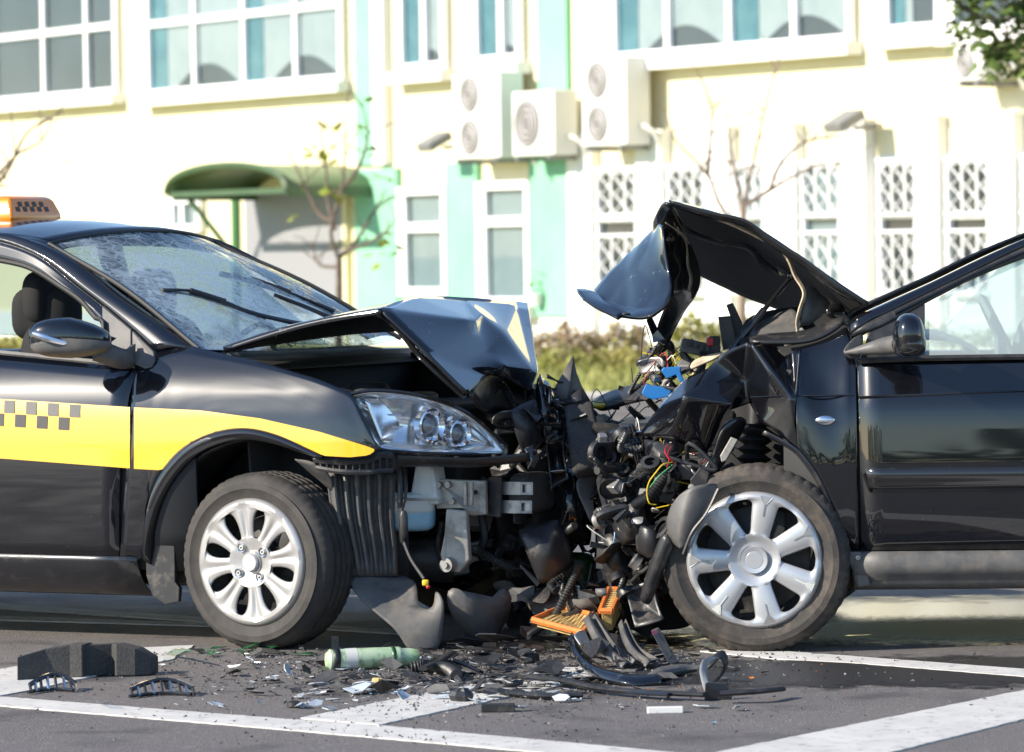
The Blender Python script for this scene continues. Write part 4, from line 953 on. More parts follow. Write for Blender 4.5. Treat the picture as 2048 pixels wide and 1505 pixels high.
arm = mesh('rail_arm', prism(A.pl([(892, 1018, .34), (932, 1022, .37), (938, 1120, .37), (918, 1146, .36), (890, 1142, .34), (880, 1110, .33), (888, 1070, .335)]), A.N * .025), MT['galv'], taxi, smooth=False, bev=.005)
mesh('bushing', join(lathe([(.001, .03), (.010, .03), (.011, .02), (.024, .02), (.026, -.01)], A.px(897, 1130, .335), OUT, 20)), MT['steel'], arm)
def sqtube(c, ax, hs, t, ln):
    a, b, d = ax; g = []
    for s_ in (-1, 1):
        g.append(box(c + a * (s_ * hs), (t, ln, hs + t), (a, d, b))); g.append(box(c + b * (s_ * hs), (hs - t, ln, t), (a, d, b)))
    return join(*g)
cr = mesh('crash_rail', join(sqtube(A.px(1022, 977, .5), (RT, UP, A.F), .018, .004, .06), sqtube(A.px(1020, 1014, .5), (RT, UP, A.F), .018, .004, .06)), MT['steel'], taxi, smooth=False)
mesh('rail_flange', prism(A.pl([(978, 955, .46), (1002, 955, .46), (1000, 1035, .46), (975, 1032, .46)]), A.N * .015), MT['steel_dark'], cr, smooth=False)
mesh('impact_foam', ell(A.px(1064, 985, .62), .05, .12, .07, (A.F, A.N, Z), 18, 12, lambda q: sq(q, .5)), MT['foam'], taxi)
mesh('lower_mount', join(tube(A.pl([(885, 1045, .40), (878, 1090, .40), (885, 1130, .40)]), .03, 8, 10, flat=.4), lathe([(.075, -.12), (.08, .12)], A.px(838, 1120, .5), RT, 20)), MT['steel_dark'], taxi)
hole = [(838, 1178), (860, 1172), (872, 1190), (871, 1218), (850, 1222), (840, 1205)]
cage(A, [(698, 1152, .16), (740, 1150, .2), (790, 1150, .27), (830, 1160, .28), (700, 1178, .12), (738, 1190, .14), (785, 1195, .19), (836, 1180, .22), (742, 1222, .12), (790, 1235, .14), (835, 1222, .18), (874, 1222, .2), (868, 1172, .22), (892, 1200, .2), (798, 1262, .12), (840, 1262, .15), (886, 1250, .2), (812, 1300, .14), (850, 1312, .15), (880, 1300, .2)],
     [(0, 1, 5, 4), (1, 2, 6, 5), (2, 3, 7, 6), (4, 5, 9, 8), (5, 6, 10, 9), (6, 7, 10), (8, 9, 15, 14), (9, 10, 11, 15), (11, 13, 16, 15), (12, 13, 11), (14, 15, 18, 17), (15, 16, 19, 18)], 'splash_shield', MT['grey_plastic'], taxi, sub=2, solid=.005, crease=[(0, 1, .5), (1, 2, .5), (5, 9, .5), (9, 15, .4)])
cage(A, [(888, 1190, .34), (905, 1172, .36), (925, 1182, .36), (960, 1230, .40), (905, 1240, .36), (935, 1268, .40), (968, 1262, .44), (985, 1195, .46), (1006, 1168, .5), (1028, 1192, .54), (1012, 1240, .54), (985, 1285, .5), (955, 1290, .44)],
     [(0, 1, 2, 4), (2, 3, 5, 4), (3, 6, 5), (2, 7, 3), (3, 7, 10, 6), (7, 8, 9, 10), (6, 10, 11), (5, 6, 11, 12)], 'undertray', MT['grey_plastic'], taxi, sub=1, solid=.006, crease=[(2, 3, 1), (3, 6, 1), (7, 10, .8)])
# roof sign
sg = A.loc(A.px(24, 440, .66)); su, sh_ = sg[0], 1.488
sign = empty('taxi_roof_sign', A.P(su - .08, .84, sh_), label='orange taxi roof sign with black checker squares on the black roof', cat='taxi sign')
def sgr(k, inset, h): return [A.P(su - inset, .66 + inset * .9, sh_ + h), A.P(su - inset, 1.00 - inset * .9, sh_ + h), A.P(su - .17 + inset, 1.00 - inset * .9, sh_ + h), A.P(su - .17 + inset, .66 + inset * .9, sh_ + h)]
vs = []
for ins, h in ((.006, .0), (.0, .006), (.004, .03), (.022, .075), (.034, .088), (.055, .094)): vs += sgr(0, ins, h)
mesh('sign_shell', (vs, gridf(6, 4, True) + [(20, 21, 22, 23)]), MT['sign_orange'], sign, bev=.012, ang=60)
for i in range(5):
    for r_ in range(2):
        w0 = .715 + i * .048 + (.024 if r_ == 0 else 0) - .012; h0 = .036 + (1 - r_) * .019
        if i == 4 and r_ == 0: continue
        def fp(w_, h): return A.P(su - .004 - (h - .03) * .4 + .003, w_, sh_ + h)
        mesh('check_square', ([fp(w0, h0), fp(w0 + .023, h0), fp(w0 + .023, h0 + .018), fp(w0, h0 + .018)], [(0, 1, 2, 3)]), MT['decal_black'], sign, smooth=False, face=A.F)
mesh('sign_base', box(A.P(su - .085, .83, sh_ - .012), (.08, .165, .012), (A.F, A.N, Z)), MT['rubber'], sign)
# ================================================================ dark car (facing left)
TAB_R = [(.16, .11), (.28, .05), (.34, .014), (.45, .0), (.62, -.004), (.78, .004), (.843, .012), (.850, .018), (.90, .036), (.97, .062), (1.02, .085), (1.1, .13)]
def sideR(u, h): return interp(h, TAB_R) + (.1 * (-u - 2.5) ** 2 if u < -2.5 else 0)
ra = math.radians(-4)
B = Car(1512, 1306, (-math.cos(ra), -math.sin(ra), 0), sideR); WR = 1.76
OUB = -B.N
dark = empty('wrecked_car', B.O + B.N * .88 - B.F * 1.3, label='black car with its bonnet folded up and its engine bay torn open', cat='car')
PC = MT['paint_car']
cols = [((1711, 722), (1717, 1100)), ((1703, 690), (1702, 1097)), ((1692, 655), (1690, 1085)), ((1670, 668), (1676, 1050)), ((1642, 682), (1660, 1005)), ((1616, 690), (1640, 960)), ((1598, 694), (1618, 926)), ((1582, 696), (1596, 900))]
def colB(c, n=14):
    (x0, y0), (x1, y1) = c; return [B.sp(x0 + (x1 - x0) * i / (n - 1), y0 + (y1 - y0) * i / (n - 1)) for i in range(n)]
rowsB = [colB(c) for c in cols]
# dent running down from the pillar foot
for i, (k, dw) in enumerate(((3, .012), (4, .022), (5, .016))):
    for j in range(14): rowsB[k][j] = rowsB[k][j] + B.N * dw * math.exp(-((j - 3.5) / 2.6) ** 2)
wing = mesh('front_fender', loft(rowsB, 15, 34), PC, dark, solid=.006, face=OUB)
facets(B, [(1495, 685, .10), (1448, 707, .11), (1414, 738, .12), (1370, 757, .16), (1323, 807, .17), (1276, 872, .20), (1407, 769, .06), (1489, 762, .15), (1368, 794, .02), (1464, 811, .05), (1345, 880, .12), (1414, 911, .13), (1452, 824, .13), (1499, 807, .14),
           (1504, 688, .05), (1542, 742, .01), (1582, 792, .0), (1538, 680, .15), (1572, 712, .12), (1577, 762, .06), (1521, 846, .07), (1548, 862, .04), (1572, 881, .015), (1588, 850, .002), (1592, 795, .004), (1599, 904, .004), (1600, 697, .065)],
       [(0, 1, 7), (1, 2, 6, 7), (2, 3, 8, 6), (3, 4, 8), (4, 5, 10, 8), (6, 8, 9), (6, 9, 7), (8, 10, 11), (8, 11, 12, 9), (7, 9, 12, 13), (0, 7, 14), (7, 13, 15, 14), (13, 20, 16, 15), (16, 20, 21), (16, 21, 22, 23), (14, 15, 18, 17), (15, 16, 19, 18), (18, 19, 24, 26), (19, 16, 24), (16, 23, 24), (22, 25, 23)],
       'crumpled_fender', MT['paint_car'], wing, cr=.7, solid=.006, face=OUB, sharp=((8, 9), (6, 8), (8, 11), (7, 13), (16, 23), (14, 15), (15, 16)))
cgrid(B, [[(1440, 850, .10), (1470, 835, .12), (1498, 830, .16)], [(1425, 905, .12), (1452, 880, .14), (1470, 880, .2)], [(1400, 950, .12), (1425, 935, .12), (1440, 930, .2)], [(1388, 990, .1), (1404, 995, .1), (1412, 985, .14)]], 'torn_strip', MT['paint_dirty'], wing, sub=2, cr={1: .5}, cc={1: .9})
ppoly(B, 'mount_tab', [(1440, 912, .08), (1462, 874, .08), (1476, 880, .08), (1452, 922, .08), (1443, 925, .08)], 0, .006, MT['galv'], wing)
ml = B.sp(1651, 841); 
rep = mesh('side_repeater', ell(ml, .033, .010, .0165, (B.F, B.N, Z), 20, 12), MT['chrome_soft'], wing)
mesh('repeater_lens', ell(ml + OUB * .002, .03, .012, .014, (B.F, B.N, Z), 20, 12), MT['clear_lens'], rep)
def beltB(u): return .977 + (-.361 - u) * .012
def gB(u0t, u0b, u1t, u1b, tf, bf, n=14, m=22):
    vs = []
    for i in range(n):
        for j in range(m):
            q = j / (m - 1); a_ = u0t + (u0b - u0t) * q; b_ = u1t + (u1b - u1t) * q; u = a_ + (b_ - a_) * i / (n - 1); t, b = tf(u), bf(u); vs.append(B.sh(u, t + (b - t) * q))
    return vs, gridf(n, m)
bdoor = mesh('front_door', gB(-.349, -.356, -1.34, -1.34, beltB, lambda u: .338), PC, dark, solid=.01, face=OUB)
mesh('rear_door', gB(-1.346, -1.346, -2.2, -2.05, beltB, lambda u: .338), PC, dark, solid=.01, face=OUB)
def qB(u): return .34 if abs(u + 2.6) > .37 else .33 + math.sqrt(max(0, .37 ** 2 - (u + 2.6) ** 2))
mesh('rear_quarter', gB(-2.206, -2.056, -3.4, -3.45, lambda u: 1.0, qB, 40, 14), PC, dark, solid=.01, face=OUB)
mesh('inner_shell', loft([[B.sh(u, h, .03) for h in (.28, .6, .94)] for u in (-.1, -1, -2, -3.2)], 6, 8), MT['interior'], dark, solid=.01)
mesh('waist_crease', tube([B.sp(x, y, -.0005) for x, y in ((1500, 795), (1580, 793), (1650, 792), (1707, 791))], .0035, 4, 20), MT['gloss_black'], wing)
mesh('waist_crease', tube([B.sh(u, .848 + (-.35 - u) * .028, -.001) for u in (-.352, -.6, -.9, -1.2, -1.34)], .0045, 4, 16), MT['gloss_black'], bdoor)
mo = [[B.sh(u, h, e) for u in (-.375 + (h - .58) * .12, -.6, -.9, -1.2, -1.33)] for h, e in ((.613, 0), (.611, -.014), (.600, -.019), (.565, -.017), (.545, -.012), (.542, 0))]
mesh('door_moulding', loft(mo, 20, 16), MT['gloss_black'], bdoor, solid=.003, face=OUB)
ppoly(B, 'moulding_end', [(1724, 946, -.012), (1730, 946, -.014), (1742, 986, -.012), (1738, 986, -.0)], 0, .01, MT['gloss_black'], bdoor)
mesh('sill', loft([[B.P(u, w_, h) for u in (-.33, -.40, -.9, -1.6, -2.1)] for h, w_ in ((.338, .03), (.330, .012), (.30, -.004), (.27, -.003), (.24, .02), (.215, .035), (.205, .06), (.2, .14))], 16, 22), MT['grey_plastic'], dark, solid=.004, face=OUB)
mesh('sill_end', prism(B.pl([(1692, 1104, .0), (1722, 1104, .0), (1742, 1172, .01), (1716, 1176, .01), (1708, 1150, .0)]), B.N * .08), MT['grey_plastic'], dark, smooth=False, bev=.006)
for x, y in ((1716, 1116),): mesh('sill_screw', lathe([(.001, .004), (.008, .003), (.009, -.002)], B.px(x, y, -.002), OUB, 12), MT['steel'], dark)
mesh('underbody', join(box(B.P(-1.75, .88, .26), (1.42, .7, .05), (B.F, B.N, Z)), tube([B.P(-.3, .5, .2), B.P(-2.4, .5, .2)], .03, 8)), MT['steel_dark'], dark, bev=.01)
# arch edge and wheel house
ar = [(1690, 1092), (1676, 1050), (1660, 1005), (1640, 960), (1618, 926), (1596, 900), (1572, 884), (1530, 862)]
mesh('arch_lip', loft([[B.sp(*p, -.002) for p in ar], [B.sp(x - 4, y + 5, .004) for x, y in ar], [B.sp(x - 7, y + 8, .06) for x, y in ar]], 30, 5), MT['paint_dirty'], dark, solid=.003)
mesh('wheel_house', loft([[B.sp(x - 5, y + 6, .04) for x, y in ar], [B.sp(x - 5, y + 6, .2) for x, y in ar], [B.sp(x - 5, y + 6, .4) for x, y in ar]], 24, 5), MT['interior'], dark, solid=.004)
mesh('wheel_house', loft([[B.P(.25, .40, .25), B.P(.25, .42, .85)], [B.P(-.4, .40, .25), B.P(-.4, .42, .85)]], 4, 4), MT['interior'], dark, solid=.01)
mesh('shock_absorber', join(tube([B.P(.02, .28, .4), B.P(-.01, .32, .85)], .03, 12), corrug([B.P(.01, .29, .5), B.P(-.005, .31, .75)], .05, .03, .25)), MT['steel_dark'], dark)
# pillar, roof, glass
sil = [(1688, 648, .16), (1704, 637, .15), (1760, 610, .17), (1870, 560, .21), (1960, 516, .235), (2048, 478, .25), (2200, 428, .26), (2400, 398, .26), (2750, 385, .26)]
smB = [(1700, 668, .085), (1715, 656, .09), (1780, 622, .115), (1842, 592, .14), (1950, 540, .175), (2048, 493, .20), (2200, 443, .21), (2400, 412, .22), (2750, 400, .22)]
gl = [(1742, 664, .085), (1760, 655, .09), (1800, 634, .105), (1852, 607, .13), (1950, 557, .165), (2048, 518, .19), (2200, 470, .2), (2400, 438, .21), (2750, 425, .21)]
r0, r2, r3 = B.pl(sil), B.pl(smB), B.pl(gl)
r1 = [(p + q) / 2 + OUB * .016 + Z * .006 for p, q in zip(r0, r2)]
mesh('windscreen_pillar', loft([r0, r1, r2], 40, 9), PC, dark, solid=.012, face=OUB)
def farB(p): u, w_, h = B.loc(p); return B.P(u, WR - w_, h)
mesh('windscreen_pillar', loft([[farB(p) for p in r0], [farB(p) for p in r1], [farB(p) for p in r2]], 30, 6), PC, dark, solid=.012)
df = mesh('door_frame', loft([[p + OUB * -.003 for p in r2], [(p + q) / 2 + OUB * .004 for p, q in zip(r2, r3)], r3], 40, 5), MT['black_plastic'], bdoor, solid=.03, face=OUB)
mesh('frame_trim', tube([(p * .55 + q * .45) + OUB * .008 for p, q in zip(r2, r3)][2:], .006, 6, 40), MT['gloss_black'], df)
edge = [B.loc(p) for p in r0]
rr_ = []
for k in (2, 3, 4, 5, 6, 7, 8):
    u, w_, h = edge[k]; rr_.append([B.P(u + .01 * (1 - (2 * q - 1) ** 2), w_ + (WR - 2 * w_) * q, h - .02 + (-.045 if k < 6 else .03) * (1 - abs(2 * q - 1) ** 2.2)) for q in (0, .1, .3, .5, .7, .9, 1)])
mesh('windscreen', loft(rr_[:4], 16, 14), MT['car_glass'], dark)
tail = []
for u, h, wi in ((-1.9, 1.50, .27), (-2.6, 1.46, .29), (-3.05, 1.36, .3)): tail.append([B.P(u, wi + (WR - 2 * wi) * q, h + .03 * (1 - (2 * q - 1) ** 2)) for q in (0, .1, .3, .5, .7, .9, 1)])
mesh('roof', loft(rr_[3:] + tail, 16, 24), PC, dark, solid=.01, face=Z)
hat = []
for u, h, wi in ((-3.05, 1.36, .3), (-3.3, 1.0, .14), (-3.42, .8, .1), (-3.48, .5, .08), (-3.42, .32, .1)): hat.append([B.P(u, wi + (WR - 2 * wi) * q, h + .02 * (1 - (2 * q - 1) ** 2)) for q in (0, .1, .3, .5, .7, .9, 1)])
mesh('tailgate', loft(hat, 12, 14), PC, dark, solid=.012)
for q in (loft([[B.P(-1.30, .06, .97), B.P(-1.30, .21, 1.44)], [B.P(-1.42, .06, .97), B.P(-1.40, .21, 1.45)]], 6, 4), loft([[B.P(-2.5, .07, .97), B.P(-2.3, .25, 1.45)], [B.P(-3.3, .14, .99), B.P(-3.02, .29, 1.37)]], 6, 6)): mesh('side_pillar', q, PC, dark, solid=.03)
for q, r_ in (([B.P(-1.36, WR - .07, .97), B.P(-1.36, WR - .23, 1.46)], .05), ([B.P(-2.7, WR - .1, .98), B.P(-2.5, WR - .26, 1.46)], .12)): mesh('roof_pillar', tube(q, r_, 8, flat=.4), PC, dark)
mesh('far_window', loft([[B.P(-.62, WR - .06, .97), B.P(-.98, WR - .2, 1.36)], [B.P(-1.3, WR - .06, .97), B.P(-1.3, WR - .22, 1.43)]], 6, 6), MT['car_glass_light'], dark)
mesh('far_side', loft([[B.P(u, WR - sideR(u, h), h) for h in (.33, .6, .8, .96)] for u in (-.1, -1, -2, -3.4)], 8, 8), PC, dark, solid=.02)
gb = [(1846, 716, .062), (1900, 715, .06), (2048, 713, .06), (2200, 711, .06), (2400, 709, .06), (2750, 706, .06)]
mesh('side_window', loft([[p + B.N * .012 for p in B.pl([(1849, 612, .125)] + gl[4:])], [p + B.N * .012 for p in B.pl(gb)]], 24, 8), MT['car_glass_light'], bdoor)
mesh('belt_trim', tube(B.pl([(1716, 722, .05)] + [(x, y + 1, .052) for x, y, _ in gb[:5]]), .011, 6, 24), MT['black_plastic'], bdoor)
# corner piece and mirror
ppoly(B, 'corner_piece', [(1722, 716, .058), (1738, 664, .085), (1850, 608, .128), (1849, 716, .060)], 0, .025, MT['black_plastic'], bdoor)
cgrid(B, [[(1684, 704, .045), (1698, 682, .055), (1728, 662, .07)], [(1690, 712, .04), (1706, 696, .045), (1726, 684, .055)], [(1704, 720, .04), (1714, 716, .042), (1724, 716, .05)]], 'fender_corner', MT['black_plastic'], wing, sub=2, solid=.01, face=OUB)
mcB = B.px(1817, 671, -.14)
mB = mesh('mirror', ell(mcB, .052, .09, .072, axm, 28, 20, lambda q: [sq(q, .75)[0] * (1 - .12 * q[2]), sq(q, .75)[1], sq(q, .8)[2]]), MT['paint_car'], bdoor)
mesh('mirror_base', ell(mcB - UP * .03 + RT * .004, .053, .088, .045, axm, 24, 14, lambda q: sq(q, .75)), MT['gloss_black'], mB)
mesh('mirror_arm', tube(B.pl([(1690, 706, .03), (1716, 702, .02), (1760, 694, -.01), (1800, 688, -.09)]), [.006, .022, .034, .036], 14, 20, flat=.9), MT['grey_plastic'], mB)
# cabin
seat(B, -1.15, .50, 'seat_light', dark); seat(B, -1.15, 1.25, 'seat_light', dark)
mesh('dashboard', loft([[B.P(-.30, w_, .88) for w_ in (.14, .5, .9, 1.3, 1.6)], [B.P(-.42, w_, 1.0) for w_ in (.14, .5, .9, 1.3, 1.6)], [B.P(-.74, w_, 1.0) for w_ in (.14, .5, .9, 1.3, 1.6)], [B.P(-.8, w_, .6) for w_ in (.14, .5, .9, 1.3, 1.6)]], 12, 10), MT['interior_grey'], dark, solid=.01)
mesh('steering_wheel', join(lathe([(.17, 0), (.186, .015), (.202, 0), (.186, -.015)], B.P(-.86, .46, 1.0), (B.F * -.9 + Z * .42), 32, closed=True), box(B.P(-.85, .46, 1.0), (.02, .16, .03), (B.F, B.N, Z))), MT['interior_grey'], dark)
mesh('airbag', ell(B.P(-.98, .46, .92), .10, .17, .2, (B.F, B.N, Z), 16, 12, lambda q: sq(q, .8)), MT['seat_light'], dark)
mesh('floor_pan', box(B.P(-1.7, .88, .34), (1.4, .75, .02), (B.F, B.N, Z)), MT['interior'], dark)
# wheels
sb_ = math.radians(10)
wheel(dark, B.P(0, .0, .311), V((-math.sin(sb_), -math.cos(sb_), 0)), .317, .226, .20, 'dark', ('tyre_dirty', 'silver_bright'), rot=math.radians(78))
wheel(dark, B.P(-2.6, .02, .311), OUB, .317, .226, .20, 'dark', ('tyre_dirty', 'silver_bright'))
wheel(dark, B.P(-2.6, WR - .02, .311), B.N, .317, .226, .20, 'dark', ('tyre_dirty', 'silver_bright'), detail=False)
wheel(dark, B.P(-.16, WR - .04, .311), V((math.sin(.3), math.cos(.3), 0)), .317, .226, .20, 'dark', ('tyre', 'silver_bright'), detail=False)
# bonnet: rear half raised and twisted, front half bent down
bon = cgrid(B, [
    [(1340, 400, .20), (1415, 420, .17), (1499, 440, .15), (1534, 466, .15), (1609, 513, .14), (1687, 572, .13), (1741, 604, .12)],
    [(1346, 393, .45), (1425, 412, .45), (1502, 444, .45), (1540, 478, .45), (1606, 526, .45), (1672, 583, .45), (1712, 612, .45)],
    [(1372, 468, .95), (1440, 498, .95), (1505, 524, .95), (1545, 545, .95), (1600, 578, .95), (1650, 612, .95), (1690, 634, .95)],
    [(1398, 541, 1.45), (1440, 562, 1.45), (1484, 583, 1.45), (1535, 603, 1.45), (1588, 622, 1.45), (1630, 640, 1.45), (1665, 655, 1.45)]],
    'bonnet', MT['paint_car'], dark, sub=3, solid=.016, cr={0: 1, 3: 1}, cc={0: 1, 6: 1, 2: .3, 3: .3}, face=Z, mat2=MT['interior'], buckle=(.25, .010))
mesh('bonnet_flange', loft([B.pl([(1338, 400, .19), (1415, 422, .16), (1499, 443, .14), (1534, 469, .14), (1609, 516, .13), (1687, 575, .12), (1738, 605, .12)]), B.pl([(1345, 412, .21), (1415, 434, .18), (1497, 455, .16), (1530, 482, .16), (1602, 530, .15), (1678, 588, .14), (1722, 608, .14)])], 40, 4), MT['gloss_black'], bon, solid=.006)
cgrid(B, [
    [(1309, 455, .58), (1313, 449, .5), (1318, 447, .42), (1322, 452, .32)],
    [(1265, 495, .64), (1286, 488, .5), (1308, 494, .4), (1325, 517, .30)],
    [(1221, 539, .68), (1258, 540, .52), (1302, 545, .36), (1340, 557, .28)],
    [(1186, 581, .72), (1240, 588, .52), (1298, 590, .32), (1344, 578, .22)],
    [(1178, 588, .70), (1236, 612, .48), (1288, 616, .28), (1328, 612, .2)],
    [(1166, 592, .62), (1210, 618, .42), (1262, 636, .24), (1303, 630, .2)]],
    'bonnet_front', MT['paint_torn'], bon, buckle=(.16, .014), sub=3, solid=.012, cr={4: .6, 5: 1}, cc={0: 1, 3: 1}, face=V((-1, -1, .5)))
mesh('bonnet_lip', loft([B.pl([(1152, 583, .62), (1180, 584, .66), (1196, 592, .6)]), B.pl([(1168, 602, .52), (1192, 604, .5), (1212, 610, .46)]), B.pl([(1236, 641, .28), (1248, 634, .3), (1262, 630, .28)])], 12, 14), MT['paint_car'], bon, solid=.01)
cgrid(B, [
    [(1308, 444, .56), (1325, 406, .34), (1341, 398, .22)], [(1311, 470, .54), (1345, 440, .42), (1374, 476, .6)], [(1326, 520, .40), (1362, 500, .58), (1389, 520, .72)],
    [(1341, 560, .36), (1374, 560, .50), (1398, 548, .8)], [(1342, 590, .38), (1364, 602, .56), (1392, 590, .7)], [(1324, 626, .42), (1346, 642, .5), (1370, 610, .62)], [(1311, 660, .44), (1330, 674, .52), (1349, 650, .56)], [(1316, 686, .46), (1327, 691, .5), (1336, 688, .52)]],
    'bonnet_inner', MT['gloss_black'], bon, sub=3, solid=.01, cc={0: 1, 1: .5, 2: 1})
mesh('inner_seam', loft([B.pl([(1330, 446, .36), (1360, 470, .44), (1374, 490, .5), (1375, 530, .5), (1381, 560, .46), (1377, 582, .46)]), B.pl([(1342, 455, .38), (1372, 474, .47), (1376, 500, .54), (1380, 535, .54), (1386, 562, .5), (1379, 586, .5)])], 24, 4), MT['beige'], bon, solid=.004)
ppoly(B, 'lip_hook', [(1292, 640, .4), (1304, 634, .4), (1316, 660, .42), (1332, 680, .42), (1306, 686, .42), (1304, 672, .42)], 0, .03, MT['paint_torn'], bon)
mesh('bonnet_brace', tube(B.pl([(1424, 436, .34), (1470, 452, .32), (1515, 473, .30), (1566, 503, .28), (1578, 520, .28), (1590, 550, .28), (1609, 587, .27), (1600, 620, .26), (1594, 648, .25), (1600, 680, .24)]), [.006, .014, .016, .016, .013, .011], 6, 50, flat=.5), MT['beige'], bon)
mesh('inner_rail', loft([B.pl([(1340, 420, .4), (1395, 465, .62), (1440, 480, .66), (1500, 492, .66), (1530, 520, .7), (1560, 545, .72)]), B.pl([(1345, 436, .42), (1395, 474, .66), (1440, 488, .7), (1498, 500, .7), (1524, 532, .74), (1562, 550, .76)])], 30, 4), MT['dark_plastic'], bon, solid=.006)
cage(B, [(1550, 515, .7), (1578, 535, .68), (1582, 552, .68), (1562, 550, .7)], [(0, 1, 2, 3)], 'rail_end', MT['grey_plastic'], bon, sub=0)
mesh('gas_strut', join(tube(B.pl([(1584, 552, .5), (1525, 624, .45)]), .0085, 10), tube(B.pl([(1528, 620, .45), (1462, 702, .40)]), .0125, 12), ell(B.px(1584, 552, .5), .016, .016, .016, None, 10, 8)), MT['gloss_black'], dark)
cage(B, [(1612, 558, .3), (1640, 590, .32), (1668, 606, .34), (1640, 634, .3), (1612, 656, .28), (1596, 650, .26), (1608, 610, .27)], [(0, 1, 6), (1, 2, 3, 6), (3, 4, 5, 6)], 'hinge_plate', MT['grey_plastic'], dark, sub=1, solid=.006, crease=[(1, 6, .8), (3, 6, .8)])
ppoly(B, 'hinge_foot', [(1588, 664), (1604, 655), (1616, 668), (1606, 684), (1570, 694), (1566, 684)], .24, .02, MT['galv'], dark)
cgrid(B, [[(1648, 614, .4), (1672, 606, .42), (1682, 612, .46)], [(1652, 636, .4), (1668, 640, .4), (1690, 634, .42)]], 'hinge_cover', MT['gloss_black'], dark, sub=1)
cgrid(B, [[(1494, 682, .16), (1540, 672, .2), (1600, 672, .2), (1650, 655, .2), (1692, 632, .2)], [(1500, 690, .10), (1560, 690, .10), (1610, 690, .10), (1655, 676, .11), (1695, 645, .14)], ], 'scuttle', MT['dark_plastic'], dark, sub=2)
cgrid(B, [[(1500, 660, .5), (1560, 632, .5), (1590, 618, .5)], [(1500, 682, .4), (1560, 662, .4), (1600, 640, .4)], [(1498, 690, .3), (1560, 680, .3), (1610, 665, .3)]], 'scuttle_panel', MT['grey_plastic'], dark, sub=2, cr={1: .8})
cgrid(B, [[(1480, 640, .62), (1560, 622, .62), (1640, 618, .62), (1700, 620, .62)], [(1480, 700, .3), (1560, 705, .26), (1640, 705, .24), (1710, 690, .22)], [(1480, 760, .3), (1560, 760, .26), (1640, 760, .24), (1710, 740, .22)]], 'inner_scuttle', MT['interior'], dark, sub=2)
mesh('firewall', loft([[B.P(-.22, w_, 1.02) for w_ in (.2, .9, 1.6)], [B.P(-.18, w_, .35) for w_ in (.2, .9, 1.6)]], 4, 4), MT['interior'], dark, solid=.01)
# engine bay pieces
ppoly(B, 'bulkhead_plate', [(1436, 634), (1461, 632), (1468, 660), (1472, 692), (1446, 702)], .7, .012, MT['grey_plastic'], dark)
ppoly(B, 'bulkhead_plate', [(1452, 610), (1466, 606), (1484, 645), (1490, 680), (1472, 694), (1463, 640)], .74, .012, MT['dark_plastic'], dark)
fb = mesh('fuse_box', box(B.px(1400, 698, .6), (.068, .05, .024), ((RT - UP * .22).normalized(), FW, (UP + RT * .22).normalized())), MT['grey_plastic'], dark, bev=.006, smooth=False)
for k in range(4): mesh('fuse_row', box(B.px(1378 + k * 12, 688 + k * 3.2, .54), (.007, .02, .008), ((RT - UP * .22).normalized(), FW, (UP + RT * .22).normalized())), MT['black_plastic'], fb, smooth=False)
mesh('relay', box(B.px(1428, 690, .56), (.02, .03, .03)), MT['black_plastic'], dark, bev=.004, smooth=False); mesh('relay', box(B.px(1420, 684, .53), (.012, .015, .014)), MT['red_plastic'], dark, bev=.003, smooth=False)
cgrid(B, [[(1385, 722, .35), (1420, 712, .34), (1452, 706, .33)], [(1378, 745, .33), (1402, 732, .32), (1440, 716, .3)]], 'inner_wing', MT['beige'], dark, sub=2, solid=.008)
ppoly(B, 'blue_housing', [(1322, 742), (1326, 736), (1362, 734), (1361, 744), (1368, 762), (1360, 766), (1352, 750), (1334, 758)], .45, .05, MT['blue_plastic'], dark)
ppoly(B, 'blue_housing', [(1283, 787), (1292, 768), (1302, 772), (1346, 778), (1338, 794), (1306, 800), (1290, 794)], .5, .08, MT['blue_plastic'], dark)
cgrid(B, [[(1186, 806, 1.2), (1215, 790, 1.1), (1260, 777, 1.0), (1300, 768, .9)], [(1188, 814, 1.1), (1225, 800, 1.0), (1265, 790, .9), (1305, 782, .8)], [(1200, 826, 1.0), (1230, 818, .95), (1270, 805, .85), (1310, 800, .78)]], 'slam_panel', MT['dark_plastic'], dark, sub=2, solid=.012, cr={1: .5})
cgrid(B, [[(1184, 812, 1.05), (1196, 806, 1.0), (1212, 812, 1.0)], [(1184, 818, 1.0), (1198, 818, .96), (1212, 818, .98)]], 'yellow_cap', MT['wire_yellow'], dark, sub=2)
cgrid(B, [[(1190, 830, 1.0), (1206, 826, 1.0), (1212, 850, 1.0)], [(1194, 860, 1.0), (1206, 862, .98), (1212, 866, 1.0)]], 'lamp_remnant', MT['beige'], dark, sub=1)
mesh('radiator_hose', corrug(B.pl([(1322, 905, .2), (1340, 940, .15), (1318, 975, .12), (1290, 1000, .14)]), .022, .012, .15), MT['black_plastic'], dark)
mesh('radiator_hose', corrug(B.pl([(1232, 940, .5), (1236, 990, .45), (1245, 1030, .42)]), .018, .012, .15), MT['black_plastic'], dark)
mesh('radiator_hose', corrug(B.pl([(1350, 925, .16), (1325, 960, .10), (1300, 990, .09), (1268, 1012, .12)]), .016, .010, .16), MT['black_plastic'], dark)
